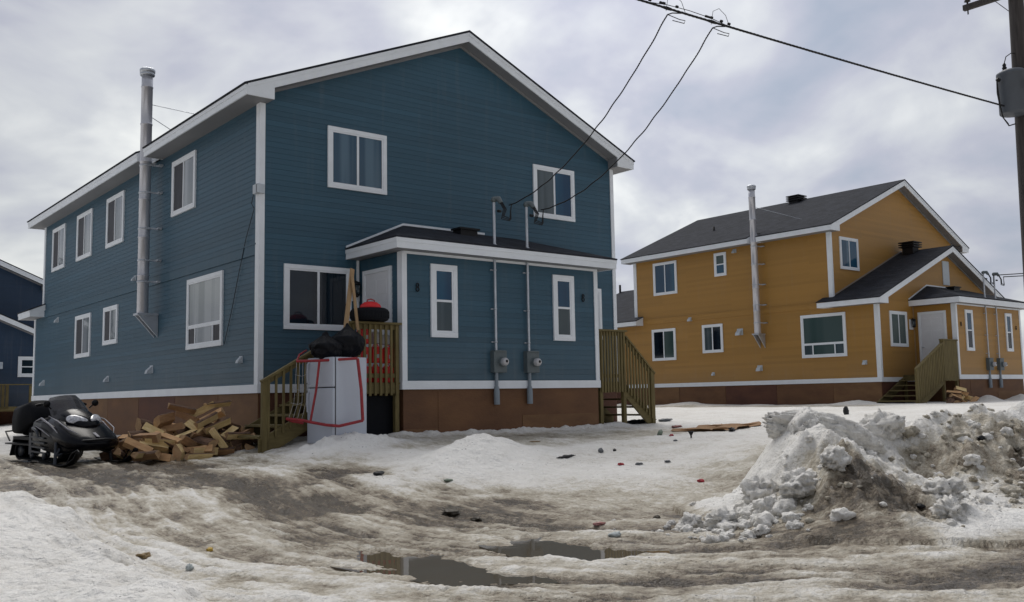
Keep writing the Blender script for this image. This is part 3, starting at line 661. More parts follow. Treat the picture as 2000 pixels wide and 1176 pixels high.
e = MB(); e.box((OX-.45, OY-.008, 3.84), (OX-.42, OY+.40, 4.02)); e.box((OX-.419, OY-.008, 3.844), (OX-.001, OY+.40, 3.87)); e.box((OX-.419, OY+.37, 3.871), (OX-.001, OY+.40, 4.02)); e.build('eave_return', M['white'], oh)
e = MB(); e.prism([(OX-.47, OY+.005, 4.03), (OX, OY+.005, 4.22), (OX, OY+.005, 4.25), (OX-.47, OY+.005, 4.06)], (0, .42, 0)); e.build('eave_return_cover', M['roof'], oh)
e = MB()                                                        # pale flashing along the wing roof
e.prism([(OX+.15, OY-.012, 4.03+.42*.60+.05), (28.5, OY-.012, 6.33), (28.5, OY-.012, 6.37), (OX+.15, OY-.012, 4.03+.42*.60+.09)], (0, .010, 0)); e.build('flashing', M['white_shaded'], oh)
lap_wall(oh, Face('B', 18.3), OX, OX+OW, z2, 3.85, M['orange_x'], peak=(28.5, 6.08), lap=.003)
gable_roof(oh, OX, OX+OW, 28.5, OY+OD-.45, 18.3, 3.84, 4.03, 6.20, front=.001)
# windows
window(oh, L2, 10.12, 11.46, 5.09, 6.51, 'slider', ['g_deep', 'g_deep']); window(oh, L2, 7.48, 8.09, 5.57, 6.53, 'hung', ['g_green', 'g_deep'])
window(oh, L2, 10.30, 11.65, 2.26, 3.62, 'slider', ['g_green', 'g_dark']); window(oh, L2, 7.79, 8.85, 2.47, 3.63, 'slider', ['g_dark', 'g_grey'])
window(oh, L2, 2.25, 4.12, 2.06, 3.66, 'picture', ['g_green', 'g_grey'])
window(oh, F2, 24.05, 25.30, 5.32, 6.54, 'slider', ['g_blue', 'g_deep']); window(oh, FW, 24.19, 25.36, 2.36, 3.63, 'slider', ['g_green', 'g_green'])
porch(oh, 'orange', 25.92, 31.05, -.56, .98, 1.32, 3.85, (28.10, 28.95), .1)
OF = Face('F', -.56); OL = Face('L', 25.92)
window(oh, OF, 26.58, 27.14, 2.17, 3.65, 'hung', ['g_deep', 'g_dark']); window(oh, OF, 29.75, 30.28, 2.20, 3.65, 'hung', ['g_deep', 'g_dark'])
door(oh, OL, -.22, .82, 1.36, 3.62)
eight(oh, OF, 26.25, 3.12, s=.9); eight(oh, OF, 30.65, 3.12, s=.9)
porch_lamp(oh, FW, 25.68, 3.25)
c = MB(); FW.box(c, 25.84, 25.89, z2, 3.83, -.01, .03); c.build('corner_trim', M['plank'], oh)
c = MB(); FW.box(c, 28.25, 28.75, 4.80, 5.73, -.01, .03); c.build('gable_louvre', M['vent'], oh, bevel=.01)
flue(oh, OX-.30, 5.88, 3.09, 8.94, OX, (3.5, 4.2, 5.0, 5.8, 6.5), eave_z=6.75)
for u, z, s in ((9.47, 3.93, .17), (6.94, 3.22, .24), (6.06, 1.75, .2), (8.36, 1.60, .12), (1.58, 1.80, .14), (7.05, 6.5, .15)): vent_hood(oh, L2, u, z, s)
def roof_vent(parent, x, y, z, s=1):
    v = MB(); v.box((x-.22*s, y-.22*s, z-.25), (x+.22*s, y+.22*s, z+.20))
    for i in range(3): v.box((x-.32*s, y-.32*s, z+.02+.09*i), (x+.32*s, y+.32*s, z+.06+.09*i))
    return v.build('roof_vent', M['black'], parent)
roof_vent(oh, 28.2, 7.25, 9.12); roof_vent(oh, 28.15, 2.15, 6.36)
p = MB(); p.lathe([(.06, 0), (.06, .62), (0, .63)], (28.3, 18.25, 5.95), n=10); p.build('stack_pipe', M['black'], oh)
p = MB(); p.lathe([(.05, 0), (.05, .42), (0, .43)], (25.4, 9.6, 7.65), n=10); p.build('stack_pipe', M['black'], oh)

# ---- the dark blue house far behind on the left
nx = -6.3; ny = 30.2; dz = -.45; n1x = nx+9.5
nh = thing('navy_house', (nx+4.75, ny, -.5), 'dark blue house far behind at the left edge, partly hidden by the large blue house', 'house')
NF = Face('F', ny-1.7)
for s_, c_ in (('R', n1x), ('L', nx)):
    lap_wall(nh, Face(s_, c_), ny-1.7, ny+10, 1.1+dz, 3.9+dz, M['navy_y']); lap_wall(nh, Face(s_, c_), ny, ny+10, 3.9+dz, 6.5+dz, M['navy_y'])
lap_wall(nh, Face('F', ny), nx, n1x, 1.1+dz, 6.66+dz, M['navy_x'], peak=(nx+4.75, 8.68+dz))
lap_wall(nh, NF, nx, n1x, 1.1+dz, 4.0+dz, M['navy_x'], peak=(nx+4.75, 6.0+dz)); lap_wall(nh, Face('B', ny+10), nx, n1x, 1.1+dz, 6.5+dz, M['navy_x'], peak=(nx+4.75, 8.68+dz))
skirting(nh, nx, n1x, ny-1.7, ny+10, -1, 1.1+dz)
gable_roof(nh, nx, n1x, nx+4.75, ny, ny+10, 6.47+dz, 6.67+dz, 8.88+dz); gable_roof(nh, nx, n1x, nx+4.75, ny-1.7, ny-.01, 3.82+dz, 4.02+dz, 6.24+dz, back_open=True)
window(nh, NF, 1.86, 2.60, 2.04, 2.92, 'hung', ['g_dark', 'g_dark'], cas=.12); vent_hood(nh, NF, 1.12, 2.52, .26)

# ------------------------------------------------------------------ decks and steps
def deck(name, loc_label, xd0, xd1, xs, y0, y1, zf, zg, ztop, zend, gs, gap=.062, bw=.048, solid=False, label='', darkback=True):
    """landing xd0..xd1 beside a door, flight of steps running out to xs; rails on the near side"""
    t = thing(name, ((xd0+xd1)/2, y0, zg), label, 'porch steps', 'wooden porch steps')
    sg = 1 if xs > xd1 else -1
    a, b = (xd0, xd1)
    for x in (a+.045, b-.045):
        for y in (y0+.045, y1-.045):
            p = MB(); p.box((x-.045, y-.045, zg-.5), (x+.045, y+.045, (ztop-.04) if y < (y0+y1)/2 else zf-.03)); p.build('post', M['deck'], t, bevel=.004)
    p = MB(); n = int((y1-y0)/.145); 
    for i in range(n): p.box((a-.02, y0+i*(y1-y0)/n+.004, zf-.03), (b+.02, y0+(i+1)*(y1-y0)/n-.004, zf))
    p.build('deck_boards', M['deckh'], t)
    p = MB(); p.box((a, y0-.002, zf-.20), (b, y0+.036, zf-.032)); p.box((a, y1-.036, zf-.20), (b, y1, zf-.032)); p.box((a-.001, y0+.037, zf-.20), (a+.036, y1-.037, zf-.032)); p.box((b-.036, y0+.037, zf-.20), (b+.001, y1-.037, zf-.032))
    p.build('rim_joist', M['deckh'], t)
    p = MB(); p.box((a-.03, y0-.06, ztop-.04), (b+.03, y0+.09, ztop)); p.box((a+.09, y0-.0, ztop-.135), (b-.09, y0+.036, ztop-.042)); p.box((a+.09, y0, zf+.09), (b-.09, y0+.036, zf+.17))
    p.build('rail', M['deckh'], t, bevel=.004)
    step = bw+gap; n = int((b-a-.02)/step); st = (b-a-.02)/n
    for i in range(n):
        x = a+.01+st*i+(st-bw)/2; q = MB(); q.box((x, y0-.030, zf-.235+rnd.uniform(-.01, .01)), (x+bw, y0-.004, ztop-.045)); q.build('baluster', M['deck'], t)
    # flight
    xn = b if sg > 0 else a
    run = abs(xs-xn); ns = max(3, round((zf-gs)/.19)); rise = (zf-gs)/ns; tr = run/(ns-1)
    for y in (y0+.01, y1-.05):
        q = MB(); q.prism([(xn, y, zf-.05), (xn, y, zf-.36), (xs, y, gs-.2), (xs+sg*.06, y, gs-.1), (xs+sg*.06, y, gs+rise*.7)], (0, .04, 0)); q.build('stringer', M['deckh'], t)
    for i in range(1, ns):
        x = xn+sg*tr*(i-1); z = zf-rise*i; q = MB(); q.box((x, y0+.052, z-.038), (x+sg*(tr+.05), y1-.052, z)); q.build('tread', M['deckh'], t)
    # sloping rail on the near side
    px = xs-sg*.03; q = MB(); q.box((px-.045, y0-.032, gs-.5), (px+.045, y0+.058, zend-.02)); q.build('post', M['deck'], t, bevel=.004)
    zt2 = ztop-.12; slope = (zend-zt2)/(px-xn)
    q = MB(); q.beam((xn, y0+.0, zt2-.02), (px+sg*.06, y0+.0, zt2-.02+slope*(px+sg*.06-xn)), .10, .04); q.beam((xn+sg*.02, y0+.02, zt2-.09), (px, y0+.02, zt2-.09+slope*(px-xn)), .036, .08)
    lo0 = zf-.15; lo1 = gs+.12
    q.build('rail', M['deckh'], t)
    n = max(3, int(abs(px-xn)/(step*1.15))); 
    for i in range(n):
        x = xn+sg*abs(px-xn)*(i+.5)/n; zt_ = zt2-.045+slope*(x-xn); zl = lo0+(lo1-lo0)*abs(x-xn)/abs(px-xn)-.06
        q = MB(); q.box((x-bw*.42, y0-.028, zl), (x+bw*.42, y0-.002, zt_)); q.build('baluster', M['deck'], t)
    return t
dl = deck('porch_steps', '', 1.05, 2.10, -.62, -1.56, -.12, 1.10, .0, 2.22, 1.18, .02, label='green treated wood steps and railing left of the blue entrance porch, behind the refrigerator')
dr = deck('porch_steps', '', 7.34, 8.16, 9.06, -1.56, -.12, 1.10, .12, 2.27, 1.36, .16, gap=.028, bw=.055, label='green treated wood steps and railing on the right side of the blue entrance porch')
do = deck('porch_steps', '', 24.85, 25.88, 23.0, -.54, .93, 1.34, .3, 2.55, 1.55, .28, gap=.008, bw=.088, label='wooden steps in front of the white door of the orange house')
fr = thing('wooden_landing', (0, 27.4, -.4), 'brown boarded landing with a rail in front of the far navy house', 'landing')
q = MB(); q.box((-2.5, 26.62, 1.66), (2.9, 26.74, 1.70)); q.box((-2.5, 26.65, .62), (2.9, 26.70, .78)); q.build('rail', M['deckh'], fr)
q = MB()
for i in range(24): q.box((-2.4+i*.15, 26.63, .7), (-2.4+i*.15+.12, 26.655, 1.66))
q.build('boards', M['deckdark'], fr)
for x in (-2.4, -.9, .55, 2.0):
    for y in (26.72, 28.3): q = MB(); q.box((x-.05, y-.05, -1), (x+.05, y+.05, 1.64 if y < 27 else .6)); q.build('post', M['deck'], fr)
q = MB(); q.box((-2.5, 26.7, .58), (2.4, 28.45, .62)); q.build('deck_boards', M['deckh'], fr)
q = MB(); q.obox((-.55, 26.0, .02), (1.0, .06, 0), (0, .3, 0), (0, 0, .32)); q.obox((-.55, 26.0, .36), (1.03, .06, 0), (0, .33, 0), (0, 0, .03))
tag(q.build('storage_box', M['redpaint'], at=(-.55, 26, -.3), bevel=.03), 'dark red box standing under the far wooden landing', 'box')

# ------------------------------------------------------------------ things by the left steps
CX, CY = .23, -2.45; a7 = R(7.5); ux = V(math.cos(a7), math.sin(a7), 0); uy = V(-math.sin(a7), math.cos(a7), 0)
fg = thing('refrigerator', (CX, CY, 0), 'white two-door refrigerator standing outdoors in snow against the wooden steps', 'refrigerator')
o = V(CX, CY, -.02); Hf = 1.54
def fp(a, b, z): return o+ux*a+uy*b+V(0, 0, z)
q = MB(); q.obox(fp(.385, .375, Hf/2), ux*.325, uy*.375, V(0, 0, Hf/2)); q.build('cabinet', M['fridge'], fg, bevel=.015)
q = MB(); q.obox(fp(.052, .375, Hf/2), ux*.007, uy*.368, V(0, 0, Hf/2-.01)); q.build('door_seal', M['seal'], fg)
for z0, z1 in ((.08, 1.02), (1.035, Hf)):
    q = MB(); q.obox(fp(.020, .375, (z0+z1)/2), ux*.024, uy*.376, V(0, 0, (z1-z0)/2)); d = q.build('fridge_door', M['fridge'], fg, bevel=.018)
    zz = z0+.06 if z0 > 1 else z1-.06; s_ = 1 if z0 > 1 else -1
    q = MB(); q.tube([fp(-.005, .68, zz), fp(-.045, .68, zz+.03*s_), fp(-.05, .68, zz+.2*s_), fp(-.045, .68, zz+.34*s_), fp(-.005, .68, zz+.37*s_)], .014, 8); q.build('fridge_handle', M['fridge'], d)

ng = thing('hockey_goal', (.3, -2.4, .4), 'small red tube hockey goal frame leaning on the white refrigerator', 'hockey goal')
TL, TR, BR, BL, BM = V(.09,-2.23,1.462), V(.60,-2.62,1.49), V(.71,-2.60,.44), V(0,-2.08,.43), V(.28,-2.56,.36)
q = MB(); q.tube([TL+V(-.27,.30,.0), TL, TR], .024, 10); q.tube([TR, TR+(BR-TR)*.5+V(.015,-.01,0), BR], .027, 10); q.tube([TL+V(.0,0,0), (TL+BL)*.5+V(.01,-.02,0), BL], .020, 10)
q.build('front_frame', M['redpaint'], ng)
q = MB(); q.tube([BR, BM+V(.16,-.02,.03), BM, BM+V(-.15,.15,.02), BL, BL+V(-.08,.10,.03), BL+V(-.26,.36,.06)], .025, 10); q.tube([BL+V(-.26,.36,.06), BL+V(-.16,.42,.02), BL+V(-.03,.2,-.02)], .02, 8); q.build('base_bar', M['redpaint'], ng)
q = MB(); q.tube([TL+V(-.27,.30,0), TL+V(-.16,.42,.12), TL+V(.03,.55,.20)], .016, 8); q.build('back_bar', M['redpaint'], ng)
q = MB()
for i in range(4):
    k = i/3; A = TL+V(-.27,.30,0)+V(.12*k, -.10*k, 0); B_ = BL+V(-.24+.16*k, .34-.18*k, .04)
    q.tube([A, A+(B_-A)*.35+V(.04,.02,-.02), A+(B_-A)*.7+V(.06,.0,0), B_], .0035, 4)
for j in range(3):
    k = (j*2.3+2.2)/9.6; A = TL+V(-.27,.30,0); B_ = BL+V(-.24,.34,.04); P_ = A+(B_-A)*k; q.tube([P_, P_+V(.10,-.07,-.03), P_+V(.15,-.12,.0)], .0035, 4)
q.build('torn_net', M['white_thing'], ng)

def blob(name, c, r, m, seed, amp=.2, sub=4, freq=2.2, squash=(1,1,1), rot=0, pinch=None, fold=.0):
    """irregular lump: a sphere pushed about by noise"""
    import bmesh
    bm = bmesh.new(); bmesh.ops.create_icosphere(bm, subdivisions=sub, radius=1)
    P = np.array([v.co[:] for v in bm.verts])
    n = fbm(P[:, 0]*freq+seed*3.1+P[:, 2]*1.3, P[:, 1]*freq+P[:, 2]*freq*.9, 4, seed) + fbm(P[:, 2]*freq+seed, P[:, 0]*freq-P[:, 1], 3, seed+5)
    k = 1+amp*2*n
    if fold: k = k-fold*np.abs(fbm(P[:, 0]*5+P[:, 1]*5, P[:, 2]*3.3+seed, 3, seed+9))*2
    P = P*k[:, None]
    if pinch: P[:, :2] *= np.where(P[:, 2] > pinch, np.clip(1-(P[:, 2]-pinch)*1.3, .25, 1), 1)[:, None]
    P = P*np.array(squash)*r; ca, sa = math.cos(rot), math.sin(rot)
    P = np.stack([P[:, 0]*ca-P[:, 1]*sa, P[:, 0]*sa+P[:, 1]*ca, P[:, 2]], 1)
    for v, p in zip(bm.verts, P): v.co = p; 
    for f in bm.faces: f.smooth = True
    me = bpy.data.meshes.new(name); bm.to_mesh(me); bm.free(); me.materials.append(M[m] if isinstance(m, str) else m)
    ob = bpy.data.objects.new(name, me); ob.location = c; C.objects.link(ob); return ob
tag(blob('garbage_bag', (.30, -2.05, 1.73), .30, 'bag', 3, .16, 5, 1.2, (1.05, .85, .86), pinch=.1, fold=.14), 'slumped black garbage bag on the left edge of the refrigerator top', 'garbage bag', 'black garbage bags')
tag(blob('garbage_bag', (.74, -2.02, 1.80), .33, 'bag', 8, .14, 5, 1.2, (.95, .85, 1.02), pinch=.25, fold=.14), 'fuller black garbage bag on the refrigerator beside the railing', 'garbage bag', 'black garbage bags')
def board(p, q_, w, t, label, nm='wooden_board'):
    b = MB(); b.beam(p, q_, w, t, up=(.3, -1, .1)); return tag(b.build(nm, M['plank'], at=tuple((Vector(p)+Vector(q_))/2)), label, 'board', 'boards standing by the railing')
board((1.07, -1.62, 3.17), (.86, -1.72, 1.95), .095, .025, 'longer bare wooden board leaning in front of the porch window')
board((1.02, -1.70, 3.02), (1.16, -1.66, 2.05), .06, .022, 'shorter bare wooden board crossing behind the longer one')
tr = thing('spare_tire', (1.50, -1.50, 2.23), 'black rubber tire lying flat on top of the porch railing', 'tire')
q = MB(); q.lathe([(.20, .01), (.30, 0), (.345, .03), (.36, .09), (.36, .15), (.345, .21), (.30, .24), (.20, .23), (.195, .2), (.25, .17), (.25, .07), (.195, .04), (.20, .01)], (1.50, -1.50, 2.23), n=40)
for i in range(40):
    a = i*math.pi/20; c_ = V(1.50, -1.50, 2.35)+V(math.cos(a), math.sin(a), 0)*.359; q.obox(c_, V(math.cos(a), math.sin(a), 0)*.006, V(-math.sin(a), math.cos(a), .5)*.016, (0, 0, .055))
q.build('tread_carcass', M['rubber'], tr)
q = MB(); q.lathe([(.195, .06), (.185, .08), (.185, .16), (.195, .18), (.20, .12), (.195, .06)], (1.50, -1.50, 2.23), n=32); q.build('tire_bead', M['black'], tr)
rc = thing('red_container', (1.58, -1.45, 2.47), 'small domed red plastic container with a handle sitting on the tire', 'container')
q = MB(); q.lathe([(0, 0), (.19, 0), (.20, .02), (.18, .07), (.12, .115), (.05, .13), (0, .13)], (1.52, -1.50, 2.472), n=24); q.build('shell', M['red'], rc, bevel=.004)
q = MB(); q.tube([(1.44, -1.50, 2.58), (1.46, -1.50, 2.635), (1.53, -1.50, 2.65), (1.60, -1.50, 2.63), (1.61, -1.50, 2.58)], .012, 8); q.build('handle', M['redpaint'], rc)
q = MB(); q.box((1.10, -1.40, .05), (2.08, -1.36, .86)); tag(q.build('shade_sheet', M['rubber'], at=(1.6, -1.38, .05)), 'added black sheet standing in for the shade under the left porch steps', 'sheet')  # black panel added to give the shade under the landing
# red fuel cans and pale boxes heaped behind the railing
cans = [(1.45,-1.41,1.10,0), (1.70,-1.40,1.10,.1), (1.94,-1.42,1.10,-.05), (1.43,-1.40,1.46,.05), (1.69,-1.42,1.47,-.08), (1.95,-1.41,1.46,.05), (1.44,-1.40,1.82,.05)]
where = ['lowest and leftmost red fuel can behind the porch railing', 'bottom row red fuel can between two others behind the railing', 'bottom red fuel can beside the porch corner board', 'red fuel can on the second row nearest the refrigerator', 'middle red fuel can of the second row behind the railing', 'second row red fuel can beside the porch wall', 'topmost red fuel can just under the tire']
def fuel_can():
    t = thing('fuel_can', (0,0,0), 'x', 'fuel can', 'red fuel cans behind the porch railing')
    q = MB(); q.prism([(-.115, -.08, 0), (.115, -.08, 0), (.115, -.08, .24), (.06, -.08, .30), (-.06, -.08, .31), (-.115, -.08, .26)], (0, .16, 0)); q.build('can_body', M['red'], t, bevel=.02)
    q = MB(); q.lathe([(.028, 0), (.028, .035), (0, .04)], (.075, 0, .265), n=12); q.build('cap', M['black'], t)
    q = MB(); q.tube([(-.085, 0, .275), (-.06, 0, .335), (.02, 0, .34), (.05, 0, .285)], .011, 8); q.build('handle', M['red'], t)
    q = MB(); q.box((-.035, -.0825, .09), (.035, -.081, .16)); q.build('paper_label', M['white_thing'], t)
    return t
proto = fuel_can()
for i, (x, y, z, rz) in enumerate(cans):
    t = proto if i == 0 else copy_tree(proto)
    t.location = (x, y, z); t.rotation_euler = (0, 0, rz); t['label'] = where[i]
for i, (x, z, w, h) in enumerate(((1.73, 1.83, .10, .22), (1.95, 1.82, .12, .18))):
    q = MB(); q.box((x-w, -1.42, z), (x+w, -1.24, z+h)); q.lathe([(.04, 0), (.04, .03), (0, .035)], (x, -1.33, z+h), n=10)
    tag(q.build('plastic_jug', M['white_thing'], at=(x, -1.33, z), bevel=.02), ['pale plastic jug left of its twin on top of the red cans', 'pale plastic jug nearest the porch corner above the red cans'][i], 'jug', 'pale jugs on the red cans')

# ------------------------------------------------------------------ firewood
def log(seed, kind):
    r_ = random.Random(seed); q = MB(); Lh = r_.uniform(.19, .24); rad = r_.uniform(.10, .17); ang = r_.choice([1.1, 1.4, 1.8, 2.4]) ; n = 7
    prof = [(0, 0)]+[(math.cos(-ang/2+ang*i/n)*rad*r_.uniform(.94, 1.05), math.sin(-ang/2+ang*i/n)*rad*r_.uniform(.94, 1.05)) for i in range(n+1)]
    cx = rad*.45; prof = [(a-cx, b) for a, b in prof]; m = len(prof); k = 4
    for j in range(k+1):
        x = -Lh+2*Lh*j/k; s_ = r_.uniform(.95, 1.05)
        q.v += [(x+(r_.uniform(-.012, .012) if j in (0, k) else 0), a*s_, b*s_+.006*math.sin(3*j)) for a, b in prof]
    for j in range(k):
        for i in range(m):
            q.f.append([j*m+i, j*m+(i+1) % m, (j+1)*m+(i+1) % m, (j+1)*m+i]); q.m.append(0 if i in (0, m-1) else 1); q.sm.append(False)
    q.f.append(list(range(m))[::-1]); q.m.append(2); q.sm.append(False); q.f.append([k*m+i for i in range(m)]); q.m.append(2); q.sm.append(False)
    me = q.build('split_log', [M[kind], M['bark'], M['log_end']]); C.objects.unlink(me); return me
kinds = ['split_a', 'split_a', 'split_b', 'split_b', 'split_c', 'split_a', 'split_b', 'split_c']
LOGS = [log(100+i, kinds[i % 8]) for i in range(16)]
def place_log(x, y, z, rot, i, label, group):
    o_ = LOGS[i % 16].copy(); C.objects.link(o_); o_.name = 'split_log'; o_.location = (x, y, z); o_.rotation_euler = rot
    return tag(o_, label, 'firewood log', group)
def heap(cx, cy, hw, hd, H, n, zg, group, lab, seed, ang=0):
    r_ = random.Random(seed); k = 0
    lay = 0; z = .0
    while k < n:
        z = lay*.145; s_ = max(.0, 1-(z+.02)/H)**.8
        if s_ < .08: break
        w, d = hw*s_, hd*s_
        for ix in range(max(1, int(2*w/.30))):
            for iy in range(max(1, int(2*d/.34))):
                if k >= n: break
                fx = (ix+.5)/max(1, int(2*w/.30))*2-1; fy = (iy+.5)/max(1, int(2*d/.34))*2-1
                if fx*fx+fy*fy > 1.35: continue
                x = fx*w+r_.uniform(-.07, .07); y = fy*d+r_.uniform(-.07, .07)
                X = cx+x*math.cos(ang)-y*math.sin(ang); Y = cy+x*math.sin(ang)+y*math.cos(ang)
                edge = max(abs(fx), abs(fy))
                place_log(X, Y, zg+.09+z+r_.uniform(-.02, .03), (r_.uniform(-3.1, 3.1), r_.uniform(-.38, .38)*(1+edge*.4), r_.uniform(-1.2, 1.2)), r_.randrange(16), lab, group); k += 1
        lay += 1
    return k
nh_ = heap(-1.30, .0, 1.42, .80, .90, 100, -.16, 'split firewood heaped by the blue house', 'split firewood log in the loose heap against the brown skirting of the blue house', 5)
# showpieces whose cut faces catch the eye
show = [((-1.11, -.35, 0.47), (1.45, -.42, .12), 0, 'pale split log lying tilted near the middle of the big heap'),
        ((-0.95, -.42, 0.37), (1.5, -.36, .10), 5, 'pale split log just below and beside another tilted one'),
        ((-0.75, .05, 0.75), (1.5, -.10, .0), 1, 'pale split log crowning the top of the big heap'),
        ((-0.65, -.60, 0.19), (1.57, .02, .05), 0, 'broad pale split log lying level in the front of the big heap'),
        ((-1.28, -.70, -0.05), (1.2, .05, .3), 5, 'pale split log at the front foot of the big heap'),
        ((-1.43, -.85, -0.12), (1.2, .02, .2), 1, 'lowest pale split log in front of the big heap'),
        ((-1.01, -.62, 0.15), (1.3, .95, -.2), 0, 'pale split log standing steeply in the heap'),
        ((-1.95, -.45, 0.13), (1.5, .1, -.4), 5, 'pale split log beside the ski of the snowmobile'),
        ((-2.25, -.62, -0.05), (1.4, .0, .5), 1, 'pale split log lying under the front of the snowmobile')]
for c_, r_, i, lb in show:
    o_ = place_log(*c_, r_, i, lb, 'split firewood heaped by the blue house'); o_.scale = (1.08, 1, 1)
heap(24.7, -1.15, .95, .35, .55, 16, .30, 'firewood by the orange steps', 'split firewood log in the small pile beside the steps of the orange house', 9)

# ------------------------------------------------------------------ snowmobile (x forward, y left, z up)
sm = thing('snowmobile', (0,0,0), 'black snowmobile with twin headlights and a smoked windshield parked by the woodpile', 'snowmobile')
def loft(secs, n=20, e=2.6, mi=0, q=None):
    """secs: (x, half width, z bottom, z top)"""
    q = q or MB(); vs = []
    for x, w, zb_, zt_ in secs:
        c_ = (zb_+zt_)/2; h = (zt_-zb_)/2
        for k in range(n):
            a = 2*math.pi*k/n; ca, sa = math.cos(a), math.sin(a)
            vs.append((x, math.copysign(abs(ca)**(2/e), ca)*w*(1-.25*max(0, sa)), c_+math.copysign(abs(sa)**(2/e), sa)*h))
    fs = [(i*n+k, i*n+(k+1) % n, (i+1)*n+(k+1) % n, (i+1)*n+k) for i in range(len(secs)-1) for k in range(n)]
    fs += [tuple(range(n))[::-1], tuple((len(secs)-1)*n+k for k in range(n))]
    return q.add(vs, fs, mi, True)
PB = mat('black_gloss_paint', (.0025, .003, .006), .24, spec=.22, var=.15, scale=3); GS = mat('grey_decal', (.20, .20, .24), .35, var=.2, scale=10); GB = mat('grey_panel', (.028, .034, .048), .45, var=.2, scale=8)
HL = mat('headlamp_lens', (.26, .27, .30), .08, col2=(.75, .76, .80), scale=26, spec=1, detail=3)
loft([(-.45, .20, .40, .74), (-.3, .32, .34, .82), (0, .40, .28, .86), (.3, .45, .25, .83), (.6, .47, .24, .75), (.85, .46, .24, .63), (1.02, .40, .26, .53), (1.15, .24, .31, .45), (1.19, .08, .35, .41)], 28, 3.2).build('hood', PB, sm)
loft([(-.35, .12, .60, .84), (-.2, .22, .62, .96), (.1, .28, .62, 1.0), (.35, .29, .62, .96), (.58, .27, .62, .88), (.74, .21, .62, .78), (.82, .10, .62, .70)], 24, 2.8).build('cowl', PB, sm)
q = MB(); q.beam((.86, -.02, .60), (1.12, -.02, .49), .05, .01); q.build('nose_badge', GS, sm)
for sd in (1, -1):
    q = MB(); loft([(-.35, .035, .34, .74), (0, .05, .24, .76), (.4, .06, .20, .66), (.75, .05, .20, .52), (.98, .02, .26, .42)], 12, q=q); q.v = [(a, b+sd*(.40-.10*max(0, a-.4)), c_) for a, b, c_ in q.v]; p_ = q.build('side_panel', PB, sm)
    q = MB()
    for i in range(4): q.beam((-.34, sd*.455, .22+.085*i), (.22-.02*i, sd*.475, .20+.085*i), .02, .030)
    q.beam((-.36, sd*.455, .16), (-.36, sd*.455, .54), .02, .09, up=(1, 0, 0)); q.build('side_vent', GB, p_)
    q = MB(); q.tube([(-.30, sd*.41, .74), (0, sd*.45, .80), (.35, sd*.475, .70), (.62, sd*.475, .56)], [.008, .018, .016, .005], 6); q.tube([(.15, sd*.40, .84), (.5, sd*.42, .76), (.85, sd*.40, .62), (1.02, sd*.30, .54)], [.004, .011, .012, .004], 6); q.tube([(-.2, sd*.455, .66), (.1, sd*.49, .60), (.4, sd*.50, .50)], [.004, .010, .004], 6); q.build('decal_stripe', GS, p_)
    q = MB(); q.tube([(-.42, sd*.40, .50), (-.30, sd*.45, .62), (-.12, sd*.47, .58), (-.05, sd*.47, .46)], [.01, .03, .03, .01], 6); q.build('knee_guard', GB, p_)
    # headlamp: almond lens let into the brow
    q = MB(); vs = []; n = 20
    o_ = V(.655, sd*.16, .775); fx = V(.30, sd*-.60, -.20).normalized(); nn = V(.66, sd*.42, .62).normalized(); fy = nn.cross(fx).normalized(); fx = fy.cross(nn)
    ring = []
    for j, (s_, d_) in enumerate(((1, 0), (.8, .022), (.4, .034))):
        for k in range(n):
            a = 2*math.pi*k/n; rx = .175*s_*math.cos(a); ry = .086*s_*math.sin(a)*(1-.35*math.cos(a)); vs.append(o_+fx*rx+fy*ry+nn*(d_+.012))
    q.add(vs, [(j*n+k, j*n+(k+1) % n, (j+1)*n+(k+1) % n, (j+1)*n+k) for j in range(2) for k in range(n)]+[tuple(2*n+k for k in range(n))], 0, True)
    q.build('headlight', HL, sm)
    q = MB(); q.add([o_+fx*.195*math.cos(2*math.pi*k/n)+fy*.10*math.sin(2*math.pi*k/n)+nn*.008 for k in range(n)]+[o_+fx*.195*math.cos(2*math.pi*k/n)+fy*.10*math.sin(2*math.pi*k/n)-nn*.06 for k in range(n)], [tuple(range(n))]+[(k, n+k, n+(k+1) % n, (k+1) % n) for k in range(n)])
    q.build('lamp_surround', M['black'], sm)
    # ski, spindle, arms
    y = sd*.50; q = MB()
    pts = [(.15, .035), (.3, .01), (.6, 0), (.95, .0), (1.15, .04), (1.32, .13), (1.42, .24)]
    vs = []; 
    for x, z in pts:
        w = .075 if x < 1.2 else .055; vs += [(x, y-w, z+.02), (x, y-w*.3, z), (x, y+w*.3, z), (x, y+w, z+.02), (x, y+w, z+.035), (x, y-w, z+.035)]
    q.add(vs, [(i*6+k, i*6+(k+1) % 6, (i+1)*6+(k+1) % 6, (i+1)*6+k) for i in range(len(pts)-1) for k in range(6)]+[(5,4,3,2,1,0), tuple(36+k for k in range(6))])
    q.tube([(1.42, y, .26), (1.36, y, .30), (1.18, y, .24), (1.0, y, .05)], .012, 6)
    k_ = q.build('ski', M['black'], sm)
    q = MB(); q.tube([(.62, y, .03), (.56, y-sd*.04, .40)], [.03, .024], 8); q.tube([(.60, y, .16), (.72, sd*.20, .30)], .017, 6); q.tube([(.60, y, .16), (.42, sd*.20, .28)], .017, 6); q.tube([(.60, y-sd*.02, .18), (.58, sd*.26, .52)], .03, 8); q.build('suspension_arm', GB, sm)
